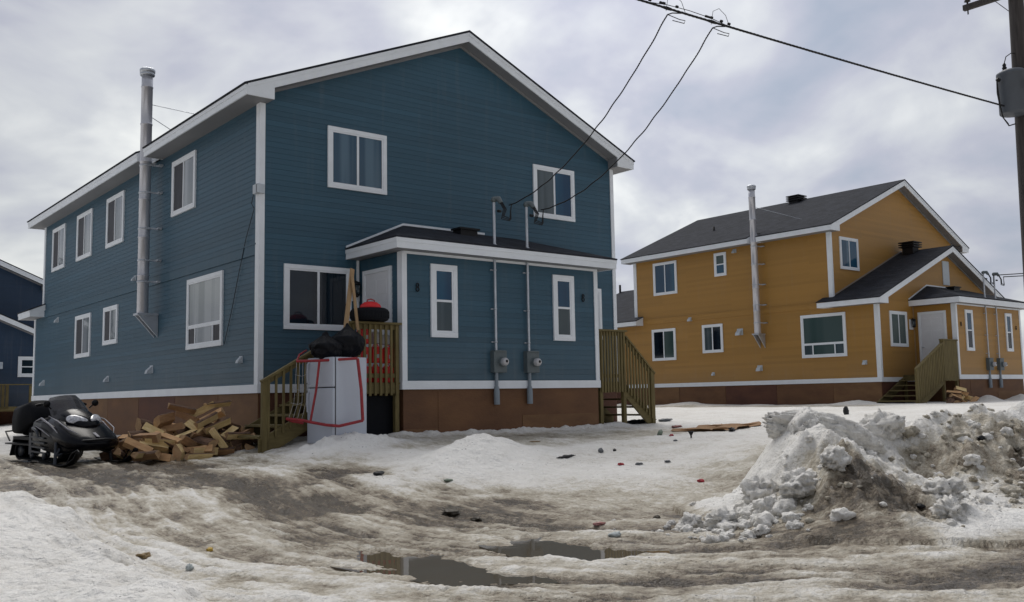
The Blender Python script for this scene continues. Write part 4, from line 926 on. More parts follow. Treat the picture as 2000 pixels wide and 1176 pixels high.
# windshield: curved smoked sheet
SMK, nt_, b_ = nodemat('smoked_windshield'); b_.inputs['Base Color'].default_value = (.06, .06, .065, 1); b_.inputs['Roughness'].default_value = .1; b_.inputs['Alpha'].default_value = .80
q = MB(); vs = []; nu, nv = 14, 8
for off in (0, .006):
    for i in range(nv+1):
        v_ = i/nv; wd = .36-.07*v_**1.5-(.06*max(0, v_-.8)/.2)
        for k in range(nu+1):
            u_ = k/nu*2-1; x = .50-.40*v_-.28*abs(u_)**2.2-off; z = .84+.36*v_-.05*abs(u_)**3*v_-.06*(1-v_)*abs(u_)
            vs.append((x, u_*wd, z))
s_ = (nu+1)*(nv+1); fs = []
for i in range(nv):
    for k in range(nu):
        a = i*(nu+1)+k; fs += [(a, a+1, a+nu+2, a+nu+1), (s_+a, s_+a+nu+1, s_+a+nu+2, s_+a+1)]
q.add(vs, fs, 0, True); q.build('windshield', SMK, sm)
loft([(-1.35, .17, .44, .66), (-1.2, .19, .44, .76), (-.8, .19, .44, .78), (-.4, .17, .44, .80), (-.22, .13, .48, .86)], 16).build('seat', M['rubber'], sm)
q = MB(); loft([(-1.52, .20, .50, .84), (-1.46, .29, .48, 1.0), (-1.12, .30, .48, 1.06), (-.98, .24, .60, 1.10), (-.90, .22, .66, 1.0), (-.80, .20, .66, .84)], 20, 6, q=q); q.build('rear_bag', M['rubber'], sm)
q = MB(); q.box((-1.55, -.22, .38), (.0, .22, .435)); q.box((-1.55, -.36, .30), (.05, -.20, .325)); q.box((-1.55, .20, .30), (.05, .36, .325)); q.build('tunnel', M['black'], sm)
q = MB(); q.prism([(-1.55, -.2, .42), (-1.58, -.2, .42), (-1.72, -.2, .08), (-1.69, -.2, .07)], (0, .4, 0)); q.build('snow_flap', M['rubber'], sm)
q = MB(); q.tube([(-1.5, -.30, .36), (-1.72, -.28, .52), (-1.75, 0, .54), (-1.72, .28, .52), (-1.5, .30, .36)], .016, 8); q.build('rear_bumper', M['black'], sm)
q = MB(); q.tube([(.95, -.34, .42), (1.22, -.20, .44), (1.28, 0, .45), (1.22, .20, .44), (.95, .34, .42)], .022, 8); q.build('front_bumper', M['black'], sm)
# track belt with lugs and wheels
pth = []
for i in range(13): a = math.pi/2+math.pi*i/12; pth.append((-1.38+.15*math.cos(a), .17+.15*math.sin(a)))
pth += [(-1.0, .015), (-.5, .015), (-.1, .02)]
for i in range(9): a = -math.pi/2+.5+math.pi*i/10; pth.append((.10+.13*math.cos(a), .22+.13*math.sin(a)))
q = MB(); n = len(pth); vs = []
for x, z in pth: vs += [(x, -.19, z), (x, .19, z)]
cxm = sum(p[0] for p in pth)/n; czm = .17
for x, z in pth: vs += [(x+(cxm-x)*.03, -.19, z+(czm-z)*.16), (x+(cxm-x)*.03, .19, z+(czm-z)*.16)]
for i in range(n):
    j = (i+1) % n; a, b, c_, d_ = 2*i, 2*i+1, 2*j+1, 2*j; q.f.append([a, b, c_, d_]); q.f.append([2*n+d_, 2*n+c_, 2*n+b, 2*n+a]); q.f.append([a, d_, 2*n+d_, 2*n+a]); q.f.append([b, 2*n+b, 2*n+c_, c_]); q.m += [0]*4; q.sm += [False]*4
q.v = vs
for i in range(n):
    x, z = pth[i]; q.obox((x, 0, z), (.012, 0, 0), (0, .185, 0), (0, 0, .018))
tk = q.build('track', M['rubber'], sm)
for x, z, r_ in ((-1.38, .17, .105), (-.95, .10, .06), (-.5, .10, .06), (.08, .22, .08)):
    for y in (-.14, .14): q = MB(); q.lathe([(0, -.02), (r_, -.02), (r_+.004, 0), (r_, .02), (0, .02)], (x, y, z), (0, 1, 0), 16); q.build('wheel', GB, tk)
q = MB(); q.tube([(.02, 0, .92), (-.10, 0, 1.06), (-.12, 0, 1.09)], .022, 8); q.tube([(-.20, -.36, 1.04), (-.12, -.18, 1.10), (-.12, .18, 1.10), (-.20, .36, 1.04)], .015, 8)
for y in (-.36, .36): q.tube([(-.20, y*1.02, 1.04), (-.235, y*1.25, 1.02)], .024, 8)
q.build('handlebar', M['black'], sm)
for sd in (1, -1):
    q = MB(); q.tube([(.10, sd*.34, .96), (.12, sd*.40, 1.02)], .012, 6); q.lathe([(0, -.02), (.05, -.018), (.06, .02), (0, .025)], (.12, sd*.43, 1.05), (1, 0, 0), 12); q.build('mirror', M['black'], sm)
sm.location = (-3.16, .62, -.18); sm.rotation_euler = (R(.5), R(1.0), R(-77)); sm.scale = (.95, .97, .95)

# ------------------------------------------------------------------ pole and wires
PX, PY = 13.05, -8.52
up = thing('utility_pole', (PX+.35, PY+.15, -.3), 'weathered wooden utility pole with a grey transformer at the right edge', 'utility pole')
def pp(z): return V(PX+.25*(1-z/6.9), PY+.18*(1-z/6.9), z)
q = MB(); q.tube([pp(-1), pp(3), pp(7), pp(11.5)], [.19, .175, .155, .135], 20); q.build('pole_shaft', M['pole'], up)
a0 = pp(9.0)+V(-.02, 0, 0)
q = MB(); q.box((a0.x-.20, a0.y-.2, 8.98), (a0.x-.10, a0.y+1.02, 9.10)); ca = q.build('crossarm', M['pole'], up, bevel=.006)
q = MB(); q.lathe([(.02, 0), (.02, .05), (.07, .07), (.04, .10), (.075, .13), (.04, .16), (.06, .20), (0, .23)], (a0.x-.15, a0.y+.93, 9.10), n=14); q.tube([(a0.x-.15, a0.y+.93, 8.88), (a0.x-.15, a0.y+.93, 9.0)], .015, 6); q.build('insulator', M['pole'], ca)
q = MB(); q.tube([(a0.x-.15, a0.y+.88, 9.30), (a0.x-.02, a0.y+.4, 9.02), (a0.x, a0.y, 8.55)], .008, 5); q.build('crossarm_brace', M['pole'], ca)
tc = pp(6.85)+V(-.44, -.02, 0); TM = mat('transformer_paint', (.085, .10, .125), .5, var=.12, scale=5)
q = MB(); q.lathe([(0, -.44), (.27, -.44), (.285, -.42), (.285, .36), (.30, .37), (.30, .42), (.22, .47), (0, .49)], tc, n=32); q.obox(tc+V(.33, .01, .18), (.07, 0, 0), (0, .04, 0), (0, 0, .05)); q.obox(tc+V(.33, .01, -.2), (.07, 0, 0), (0, .04, 0), (0, 0, .05)); tf = q.build('transformer', TM, up)
q = MB(); b0_ = tc+V(-.10, .10, .45); q.lathe([(.03, 0), (.055, .03), (.035, .06), (.05, .09), (.03, .12), (.04, .15), (.02, .19), (0, .2)], b0_, n=12); q.lathe([(.02, 0), (.04, .02), (.04, .08), (0, .09)], tc+V(-.31, .12, .24), (-1, .2, .1), 10); q.build('bushing', M['black'], tf)
q = MB(); q.tube([b0_+V(0,0,.18), b0_+V(.06,-.02,.34), b0_+V(.22,-.06,.44), b0_+V(.36,-.08,.46)], .010, 6)
lug = tc+V(-.40, .14, .24)
q.tube([lug, lug+V(-.02,0,-.28), lug+V(.03,-.01,-.52), lug+V(.10,-.03,-.78), lug+V(.28,-.06,-.93), lug+V(.50,-.1,-.86)], .013, 6)
q.tube([lug, lug+V(.03,0,-.28), lug+V(.05,-.01,-.52), lug+V(.09,-.03,-.78), lug+V(.26,-.06,-.90)], .012, 6)
q.tube([tc+V(-.1,-.29,.2), tc+V(-.16,-.30,.05), tc+V(-.05,-.31,-.1), tc+V(.05,-.30,-.3), tc+V(.2,-.30,-.38)], .013, 6); q.tube([tc+V(.14,-.29,.2), tc+V(.12,-.31,0), tc+V(.14,-.31,-.3), tc+V(.25,-.28,-.38)], .013, 6); q.build('jumper_wire', M['wire'], tf)
att = pp(6.55)+V(-.16, 0, 0)
def sag(p, q_, s, n=24): p = Vector(p); q_ = Vector(q_); return [p+(q_-p)*(i/n)+V(0, 0, -4*s*(i/n)*(1-i/n)) for i in range(n+1)]
def twist(path, r, k, turns):
    out = []
    n = len(path)-1
    for i, p in enumerate(path): a = turns*2*math.pi*i/n+k*2*math.pi/3; out.append(p+V(0, math.cos(a), math.sin(a))*r)
    return out
P1 = V(2.57, -7.30, 6.70); WL = att+(P1-att)*3.2+V(0, 0, .9)
def wire_at(t): return att+(WL-att)*t+V(0, 0, -4*.28*t*(1-t))
q = MB(); n = 420; base = [wire_at(i/n) for i in range(n+1)]
for k in range(3): q.tube(twist(base, .007, k, 120), .0135, 6)
tag(q.build('power_line', M['wire'], at=tuple(att)), 'thick overhead power cable running from the pole across the sky to the upper left', 'cable')
dU = (WL-att).normalized()
taps = [(.290, V(4.62, -1.82, 4.72), .50, 'left service cable dropping from the overhead line to the left mast on the porch roof'),
        (.2615, V(5.49, -1.82, 4.72), .58, 'right service cable dropping from the overhead line to the right mast on the porch roof')]
for t_, end, sg, lb in taps:
    T = wire_at(t_)+V(0, 0, -.10)
    pa = sag(T, end, sg, 140)
    root = thing('service_cable', tuple(T), lb, 'cable')
    q = MB()
    for k in range(3): q.tube(twist([p+V(0, .008*math.sin(i*.5), .006*math.sin(i*.37)) for i, p in enumerate(pa)], .007, k, 40), .0080, 5)
    q.build('twisted_cable', M['wire'], root)
    q = MB(); q.tube([T+dU*-.28+V(0,0,.09), T+dU*-.1+V(0,0,.05), T+V(0,0,.0)], .010, 5); q.tube([T, T+dU*-.25+V(0,0,-.02), T+dU*-.36+V(0,0,-.01), T+dU*-.34+V(0,0,-.06), T+dU*-.1+V(0,0,-.07)], .007, 5)
    q.lathe([(0,-.09), (.022,-.08), (.028,0), (.022,.08), (0,.09)], T+V(0,0,.10), dU, 8); q.lathe([(0,-.06), (.018,-.05), (.02,.05), (0,.06)], T+dU*.1+V(0,0,.16), dU, 8)
    L_ = [T+dU*-.38+V(0,0,.10), T+dU*-.30+V(0,0,.28), T+dU*-.16+V(0,0,.36), T+dU*-.02+V(0,0,.28), T+dU*.03+V(0,0,.05)]
    q.tube(L_, .0045, 5)
    q.build('splice_connector', M['wire'], root)
q = MB(); A = wire_at(.249); B_ = wire_at(.304); mid = (A+B_)/2+V(0, 0, .07); q.tube([A, A+(mid-A)*.5+V(0,0,.02), mid, B_+(mid-B_)*.5+V(0,0,.02), B_], .006, 5)
for k in (.2505, .2555, .262, .284, .292, .3005):
    p = wire_at(k)+V(0, 0, .045+.03*math.sin((k-.249)/.055*math.pi)); q.lathe([(0,-.03), (.022,-.02), (.022,.02), (0,.03)], p, dU, 8)
tag(q.build('support_wire', M['wire'], at=tuple(A)), 'thin bare support wire with small clamps above the cable splices', 'wire')
# cables of the orange house, from its two masts to the pole
for i, (mx, lb) in enumerate(((28.10, 'service cable from the left mast of the orange house towards the right edge'), (28.95, 'service cable from the right mast of the orange house towards the right edge'))):
    q = MB(); T = V(mx+.3, -.84, 4.97); E_ = V(52, -14+.5*i, 7.6-.3*i)
    for k in range(2): q.tube(twist(sag(T, E_, .25, 60), .014, k, 60), .011, 5)
    tag(q.build('service_cable', M['wire'], at=tuple(T)), lb, 'cable')

# ------------------------------------------------------------------ litter on the snow
def gz(x, y, d=0): return ground_z(x, y)+d
LM = {k: mat('litter_'+k, c, .6, var=.25, scale=20) for k, c in dict(black=(.012,.012,.014), red=(.35,.02,.03), green=(.16,.20,.15), grey=(.12,.13,.14), tan=(.26,.18,.08), yellow=(.55,.36,.06), brown=(.045,.035,.02), pink=(.30,.12,.11), clear=(.40,.44,.44)).items()}
def scrap(x, y, sx, sy, sz, m, label, cat='litter', name='litter_scrap', rot=0, seed=0, amp=.3):
    o_ = blob(name, (x, y, gz(x, y)+sz*.45), 1, LM[m], seed, amp, 3, 2.4, (sx, sy, sz), rot, fold=.5); return tag(o_, label, cat)
scrap(-.99, -5.92, .13, .07, .035, 'black', 'crumpled black glove lying alone on the brown slush', 'glove', 'dropped_glove', .6, 1)
scrap(-.49, -6.80, .09, .05, .02, 'green', 'crushed greenish can below the small white mound', 'can', 'crushed_can', .3, 2)
scrap(-1.58, -8.36, .12, .09, .03, 'brown', 'larger dark clod of frozen mud in the slush', 'clod', 'mud_clod', .2, 3, .4); scrap(-1.50, -8.72, .07, .06, .025, 'brown', 'smaller dark clod of frozen mud beside a larger one', 'clod', 'mud_clod', .8, 4, .4)
scrap(2.72, -5.50, .24, .05, .03, 'black', 'long dark rag on the snow below the left meter', 'rag', 'dark_rag', .2, 5, .4)
scrap(3.67, -3.60, .15, .10, .012, 'tan', 'flat tan scrap of board on the snow in front of the porch', 'board', 'board_scrap', .3, 6, .1)
scrap(2.6, -3.1, .2, .12, .012, 'brown', 'flat dark scrap on the trodden snow near the porch wall', 'litter', 'flat_scrap', .3, 7, .2)
scrap(3.70, -5.26, .05, .05, .05, 'grey', 'small dark grey lump on the snow, left of a smaller black one', 'litter', 'litter_scrap', 0, 8); scrap(3.95, -5.34, .03, .03, .03, 'black', 'tiny black lump beside a grey one on the snow', 'litter', 'litter_scrap', 0, 9)
scrap(2.73, -6.68, .06, .05, .025, 'red', 'crushed red can next to a grey scrap on the snow', 'can', 'crushed_can', .5, 10); scrap(2.95, -6.84, .09, .05, .02, 'grey', 'thin grey scrap beside a crushed red can', 'litter', 'litter_scrap', .1, 11)
scrap(3.40, -7.0, .07, .04, .02, 'grey', 'lone pale grey scrap between two red ones', 'litter', 'litter_scrap', .3, 12)
scrap(2.55, -8.35, .07, .05, .03, 'red', 'bright red scrap lying alone on clean snow behind the ploughed bank', 'litter', 'litter_scrap', .2, 13)
q = MB(); x, y = 5.87, -5.37; q.lathe([(.0, 0), (.012, 0), (.015, .05), (.055, .12), (.05, .125), (0, .06)], (x, y, gz(x, y)-.005), n=12); tag(q.build('black_funnel', M['black'], at=(x, y, gz(x, y))), 'small black funnel stuck upright in the snow', 'funnel')
x, y = 6.17, -4.36; q = MB(); z = gz(x, y)+.045; q.lathe([(0, -.12), (.045, -.118), (.045, .03), (.016, .08), (.016, .11), (0, .11)], (x, y, z), (.8, .5, .35), 12); tag(q.build('plastic_bottle', LM['green'], at=(x, y, z)), 'pale green bottle tipped over on the snow', 'bottle')
scrap(6.04, -4.75, .07, .04, .025, 'red', 'flattened red packet beside the pale green bottle', 'packet', 'red_packet', .4, 14); scrap(5.46, -5.36, .06, .04, .02, 'grey', 'grey scrap left of the black funnel', 'litter', 'litter_scrap', .4, 15)
# cardboard sheet, crumpled and lying flat
q = MB(); nx_, ny_ = 12, 7; vs = []
for off in (0, .008):
    for j in range(ny_+1):
        for i in range(nx_+1):
            x = 7.45+i*1.75/nx_+.12*math.sin(j*1.7); y = -4.55+j*1.0/ny_+.1*i/nx_+.08*math.sin(i*2.1); vs.append((x, y, gz(x, y)+.03+.025*math.sin(i*1.1+j*.8)+off))
s_ = (nx_+1)*(ny_+1)
for j in range(ny_):
    for i in range(nx_):
        a = j*(nx_+1)+i; q.f += [[s_+a, s_+a+1, s_+a+nx_+2, s_+a+nx_+1], [a, a+nx_+1, a+nx_+2, a+1]]; q.m += [0, 0]; q.sm += [False, False]
q.v = vs; tag(q.build('cardboard_sheet', M['cardboard'], at=(8.3, -4.1, .08)), 'large flattened brown cardboard sheet on the snow between the houses', 'cardboard')
scrap(8.3, -2.9, .22, .10, .03, 'pink', 'faded red wrapper just left of the cardboard sheet', 'wrapper', 'torn_wrapper', .3, 16)
scrap(7.62, -4.92, .30, .06, .05, 'black', 'tangled dark branch lying right of the cardboard sheet', 'branch', 'dead_branch', .5, 17, .6)
scrap(10.8, -4.9, .17, .09, .07, 'black', 'dark shoe lying on the snow left of the peak of the ploughed bank', 'shoe', 'dark_shoe', .2, 18, .15); scrap(9.6, -4.5, .16, .05, .03, 'grey', 'grey stick of debris left of the dark shoe', 'litter', 'litter_scrap', .1, 19)
scrap(13.96, -3.48, .08, .08, .15, 'black', 'upright dark boot standing on the snow before the orange house', 'boot', 'dark_boot', 0, 20, .12)
tag(blob('trash_heap', (8.95, -1.15, .15), 1, 'bag', 21, .3, 4, 3.0, (.42, .22, .09), .25, fold=.6), 'flattened dark trash bag at the foot of the right hand porch steps', 'garbage bag')
scrap(9.75, -1.3, .25, .12, .05, 'grey', 'grey crumpled sheet beside the flattened trash bag', 'litter', 'litter_scrap', .1, 22, .4)
scrap(9.9, -.6, .35, .05, .025, 'brown', 'thin dark board on the ice right of the porch steps', 'board', 'board_scrap', .1, 23, .2)
scrap(-.8, -9.83, .085, .05, .02, 'pink', 'faded pink scrap in the slush above the right puddle', 'litter', 'litter_scrap', .1, 24); scrap(-1.35, -10.6, .09, .05, .03, 'clear', 'clear crushed bottle at the edge of the right puddle', 'bottle', 'crushed_bottle', .1, 25)
scrap(-4.97, -8.93, .06, .04, .03, 'tan', 'yellow brown leaf litter at the edge of the left snow', 'litter', 'litter_scrap', .6, 26, .5); scrap(-4.39, -8.81, .03, .03, .025, 'yellow', 'small piece of orange peel on the slush', 'peel', 'orange_peel', 0, 27)
scrap(-4.82, -9.5, .035, .03, .03, 'clear', 'small clear bottle cap at the edge of the left snow', 'cap', 'bottle_cap', .6, 28)
scrap(4.07, -11.41, .11, .05, .03, 'black', 'black scrap on the right part of the ploughed bank, left of another', 'litter', 'litter_scrap', .1, 29, .4); scrap(4.5, -11.62, .12, .05, .03, 'brown', 'brown twig at the far right of the ploughed bank', 'twig', 'dead_twig', .3, 30, .5)
scrap(.68, -12.42, .05, .04, .03, 'black', 'dark scrap low on the face of the ploughed bank', 'litter', 'litter_scrap', .3, 31, .4); scrap(-.07, -9.94, .05, .05, .03, 'brown', 'dark stone left of the white snow lumps', 'stone', 'dark_stone', .3, 32, .3)
scrap(.10, -11.2, .07, .03, .02, 'tan', 'yellowish scrap wedged among the white snow lumps', 'litter', 'litter_scrap', .3, 33, .4)

# ------------------------------------------------------------------ snow lumps broken off the bank
def snow_mat(name, dirt=0.0, lump=False):
    m, nt, b = nodemat(name); L = nt.links.new
    g = N(nt, 'ShaderNodeNewGeometry')
    def noise(sc, det=5, rough=.6, st=(1,1,1)):
        mp = N(nt, 'ShaderNodeMapping'); mp.inputs['Scale'].default_value = st; L(g.outputs['Position'], mp.inputs['Vector'])
        n = N(nt, 'ShaderNodeTexNoise', Scale=sc, Detail=det); n.inputs['Roughness'].default_value = rough; L(mp.outputs[0], n.inputs['Vector']); return n.outputs['Fac']
    def math_(op, a, b_=None, c=None, clamp=False):
        n = N(nt, 'ShaderNodeMath', operation=op); n.use_clamp = clamp
        for i, v in enumerate((a, b_, c)):
            if v is None: continue
            if isinstance(v, (int, float)): n.inputs[i].default_value = v
            else: L(v, n.inputs[i])
        return n.outputs[0]
    if lump: cl = math_('MULTIPLY_ADD', noise(5, 5), .6, .56-dirt, clamp=True); wt = None
    else:
        at = N(nt, 'ShaderNodeAttribute', attribute_name='cover'); sp = N(nt, 'ShaderNodeSeparateColor'); L(at.outputs['Color'], sp.inputs[0])
        cl = sp.outputs[0]; wt = sp.outputs[1]
    nf = noise(9, 8, .7); nm = noise(2.3, 6, .65); ns = noise(38, 4, .7); k = .62 if not lump else .2
    if not lump:
        ta = N(nt, 'ShaderNodeAttribute', attribute_name='track')
        def tn(sc, sy, det=6):
            mp = N(nt, 'ShaderNodeMapping'); mp.inputs['Scale'].default_value = (sc, sy, 1); L(ta.outputs['Vector'], mp.inputs['Vector'])
            n = N(nt, 'ShaderNodeTexNoise', Scale=1, Detail=det, Distortion=.4); n.inputs['Roughness'].default_value = .68; L(mp.outputs[0], n.inputs['Vector']); return n.outputs['Fac']
        kk = math_('MULTIPLY', math_('SUBTRACT', 1.02, cl), 1.15, clamp=True)
        for a_, b_2, am in ((7, 1.6, 1.0), (24, 5, .8)): cl = math_('ADD', cl, math_('MULTIPLY', math_('MULTIPLY', math_('SUBTRACT', tn(a_, b_2), .5), am), kk))
    cl = math_('ADD', cl, math_('MULTIPLY', math_('SUBTRACT', nf, .5), k)); cl = math_('ADD', cl, math_('MULTIPLY', math_('SUBTRACT', nm, .5), k*.9)); cl = math_('ADD', cl, math_('MULTIPLY', math_('SUBTRACT', ns, .5), k*.8), clamp=True)
    r = N(nt, 'ShaderNodeValToRGB'); e = r.color_ramp.elements
    e[0].position = 0; e[0].color = (.095, .078, .058, 1); e[1].position = 1; e[1].color = (.93, .915, .88, 1)
    for p, c in ((.14, (.19, .150, .105)), (.30, (.36, .31, .235)), (.48, (.56, .515, .425)), (.70, (.80, .775, .725))): x = e.new(p); x.color = (*c, 1)
    L(cl, r.inputs['Fac'])
    vr = N(nt, 'ShaderNodeTexVoronoi', Scale=14); L(g.outputs['Position'], vr.inputs['Vector'])
    sp_ = math_('LESS_THAN', vr.outputs['Distance'], .13); n3 = noise(1.4, 3); sp_ = math_('MULTIPLY', sp_, math_('GREATER_THAN', n3, .56))
    mx = N(nt, 'ShaderNodeMix', data_type='RGBA'); L(math_('MULTIPLY', sp_, .75), mx.inputs['Factor']); L(r.outputs['Color'], mx.inputs['A']); mx.inputs['B'].default_value = (.05, .04, .03, 1)
    L(mx.outputs['Result'], b.inputs['Base Color'])
    mr = N(nt, 'ShaderNodeMapRange'); L(cl, mr.inputs['Value']); mr.inputs['To Min'].default_value = .42; mr.inputs['To Max'].default_value = .85
    if wt is not None: L(math_('MULTIPLY_ADD', wt, -.38, mr.outputs[0], clamp=True), b.inputs['Roughness'])
    else: L(mr.outputs[0], b.inputs['Roughness'])
    b.inputs['Specular IOR Level'].default_value = .35
    b1 = N(nt, 'ShaderNodeBump', Strength=1, Distance=.07); L(noise(11, 6, .65), b1.inputs['Height'])
    b2 = N(nt, 'ShaderNodeBump', Strength=.7, Distance=.016); L(noise(46, 4, .6), b2.inputs['Height']); L(b1.outputs[0], b2.inputs['Normal']); L(b2.outputs[0], b.inputs['Normal'])
    return m
M['snow'] = snow_mat('snow_and_slush'); M['lump'] = snow_mat('lump_snow', 0, True); M['lumpd'] = snow_mat('dirty_lump_snow', .42, True)
big = [(.39,-10.89,.20,'arched white snow lump highest in the rubble left of the bank peak'), (.12,-11.55,.21,'biggest white snow lump in the rubble below the bank peak'), (-.33,-11.0,.15,'round white snow lump at the left end of the rubble'),
       (-.10,-11.36,.14,'white snow lump in the middle of the rubble'), (-.42,-10.72,.13,'outermost white snow lump at the left edge of the rubble'), (.42,-11.75,.16,'pointed white snow lump on the bank face right of the rubble'),
       (1.02,-12.45,.20,'large white snow block low on the right part of the bank'), (.72,-12.66,.16,'pale snow block standing at the foot of the bank on the right'), (3.0,-10.75,.22,'grey snow block on the crest of the bank')]
for i, (x, y, r_, lb) in enumerate(big):
    o_ = blob('snow_lump', (x, y, gz(x, y)+r_*.35), r_, 'lump', 50+i, .30, 4, 2.0, (rnd.uniform(.9, 1.3), rnd.uniform(.8, 1), rnd.uniform(.7, .95)), rnd.uniform(0, 3), fold=.55); tag(o_, lb, 'snow lump', 'large snow lumps on the bank')
o_ = blob('snow_slab', (2.0, -10.62, .27), 1, 'lump', 61, .16, 5, 1.6, (.78, .34, .25), 0, fold=.35); o_.rotation_euler = (R(-28), R(17), R(-22)); tag(o_, 'broad slab of old snow leaning at the peak of the ploughed bank', 'snow slab')
o_ = blob('snow_slab', (1.45, -10.75, .33), 1, 'lump', 66, .2, 4, 1.8, (.30, .20, .24), 0, fold=.45); o_.rotation_euler = (R(10), R(-30), R(20)); tag(o_, 'smaller upright slab of snow forming the left tip of the bank peak', 'snow slab')
LUMPS = [blob('snow_lump', (0, 0, 0), 1, 'lump', 80+i, .30, 3, 2.2, (1, .85, .75), 0, fold=.5) for i in range(6)]
PRO = [(o_.data) for o_ in LUMPS]; 
for o_ in LUMPS: bpy.data.objects.remove(o_)
vv, ff, mm = [], [], []; r_ = random.Random(4)
for i in range(900):
    if i < 330: x = r_.gauss(-.05, .40); y = r_.gauss(-11.25, .42)
    elif i < 470: x = r_.uniform(.3, 3.6); y = -12.45+.10*x+r_.gauss(0, .22)
    else: x = r_.uniform(2.0, 5.5); y = r_.uniform(-12.4, -10.9)
    if x < -1.1 or y < -12.95 or (((x-.45)/.8)**2+((y+12.15)/.45)**2 < 1 and r_.random() < .8) or (i >= 470 and r_.random() < .45): continue
    s_ = min(.12, .012+r_.expovariate(1/.024)); me = r_.choice(PRO); a = r_.uniform(0, 6.3); ca_, sa_ = math.cos(a), math.sin(a); z = gz(x, y)+s_*.02; o0 = len(vv)
    for v in me.vertices: p = v.co*s_; vv.append((p.x*ca_-p.y*sa_+x, p.x*sa_+p.y*ca_+y, p.z+z))
    dk = 1 if (x > 2.4 or (y < -11.9 and x < .6)) and r_.random() < .75 else 0
    for p in me.polygons: ff.append([k+o0 for k in p.vertices]); mm.append(dk)
me = bpy.data.meshes.new('snow_rubble'); me.from_pydata(vv, [], ff); me.materials.append(M['lump']); me.materials.append(M['lumpd']); me.polygons.foreach_set('material_index', mm); me.polygons.foreach_set('use_smooth', [True]*len(ff))
o_ = bpy.data.objects.new('snow_rubble', me); C.objects.link(o_); tag(o_, 'small crumbs and clods of snow scattered over the ploughed bank', 'snow', kind='stuff')

# ------------------------------------------------------------------ ground sheet, puddles
CX0, CY0, CZ0 = -7.598, -16.874, .778
th0 = R(90-39.13)
az = np.concatenate([np.linspace(-math.pi, -R(40), 60, endpoint=False), np.linspace(-R(40), -R(31), 40, endpoint=False), np.linspace(-R(31), R(31), 820, endpoint=False), np.linspace(R(31), R(40), 40, endpoint=False), np.linspace(R(40), math.pi, 60, endpoint=False)])
rad = np.concatenate([np.linspace(.6, 5.6, 16, endpoint=False), 5.6*np.exp(np.arange(0, math.log(16/5.6), .0036)), 16*np.exp(np.arange(0, math.log(36/16), .0055)), 36*np.exp(np.arange(0, math.log(900/36), .06))])
A_, R_ = np.meshgrid(az, rad); gx = CX0+R_*np.cos(th0+A_); gy = CY0+R_*np.sin(th0+A_)
hz, cl, wt = surface(gx, gy)
# beyond the yards the land falls level
fd = sst(60, 160, R_); hz = hz*(1-fd)+.2*fd; cl = cl*(1-fd)+.75*fd
na, nr = len(az), len(rad)
co = np.stack([gx, gy, hz], -1).reshape(-1, 3); co = np.vstack([co, [[CX0, CY0, float(hz[0].mean())]]])
i0 = (np.arange(nr-1)[:, None]*na+np.arange(na)[None, :]).ravel(); i1 = (np.arange(nr-1)[:, None]*na+(np.arange(na)[None, :]+1) % na).ravel()
quads = np.stack([i0, i0+na, i1+na, i1], -1)
tri = np.stack([np.full(na, nr*na), np.arange(na), (np.arange(na)+1) % na], -1)
me = bpy.data.meshes.new('ground'); me.vertices.add(len(co)); me.vertices.foreach_set('co', co.ravel())
nl = quads.size+tri.size; me.loops.add(nl); me.loops.foreach_set('vertex_index', np.concatenate([quads.ravel(), tri.ravel()]).astype(np.int32))
me.polygons.add(len(quads)+len(tri)); me.polygons.foreach_set('loop_start', np.concatenate([np.arange(len(quads))*4, quads.size+np.arange(len(tri))*3]).astype(np.int32))
me.polygons.foreach_set('use_smooth', [True]*(len(quads)+len(tri))); me.update(); me.validate()
at = me.color_attributes.new('cover', 'FLOAT_COLOR', 'POINT')
cc = np.zeros((len(co), 4)); cc[:-1, 0] = cl.ravel(); cc[:-1, 1] = wt.ravel(); cc[:, 3] = 1; at.data.foreach_set('color', cc.ravel())
ro_, ss_ = rut(gx, gy); t3 = np.zeros((len(co), 3)); t3[:-1, 0] = ro_.ravel(); t3[:-1, 1] = ss_.ravel(); ta_ = me.attributes.new('track', 'FLOAT_VECTOR', 'POINT'); ta_.data.foreach_set('vector', t3.ravel())
me.materials.append(M['snow']); gr = bpy.data.objects.new('ground', me); C.objects.link(gr); tag(gr, 'snow, slush and ice covering the yards and street', 'ground', kind='structure')
WM, nt_, b_ = nodemat('meltwater'); b_.inputs['Base Color'].default_value = (.105, .088, .064, 1); b_.inputs['Roughness'].default_value = .03; b_.inputs['IOR'].default_value = 1.33; b_.inputs['Specular IOR Level'].default_value = .5
n_ = N(nt_, 'ShaderNodeTexNoise', Scale=5, Detail=2); g_ = N(nt_, 'ShaderNodeNewGeometry'); nt_.links.new(g_.outputs['Position'], n_.inputs['Vector']); bp = N(nt_, 'ShaderNodeBump', Strength=.04, Distance=.01); nt_.links.new(n_.outputs['Fac'], bp.inputs['Height']); nt_.links.new(bp.outputs[0], b_.inputs['Normal'])
for P, lb in ((PUD[0], 'long muddy puddle in the lower middle reflecting the blue porch'), (PUD[1], 'shorter muddy puddle to the right of the long one')):
    cx_ = sum(p[0] for p in P)/len(P); cy_ = sum(p[1] for p in P)/len(P)
    pts = [(cx_+(x-cx_)*1.25+.18*(1 if x > cx_ else -1), cy_+(y-cy_)*1.12+.1*(1 if y > cy_ else -1), -.512) for x, y in P]
    q = MB(); q.prism([(a, b, -.512) for a, b, c_ in pts], (0, 0, -.03)); tag(q.build('puddle', WM, at=(cx_, cy_, -.512)), lb, 'puddle', kind='structure')
q = MB(); x, y = 24.6, 13.6
tag(blob('roof_snow', (23.9, 14.2, 4.22), 1, 'lump', 44, .2, 3, 1.5, (.42, .5, .12), 0), 'patch of old snow left on the low rear roof of the orange house', 'snow patch')

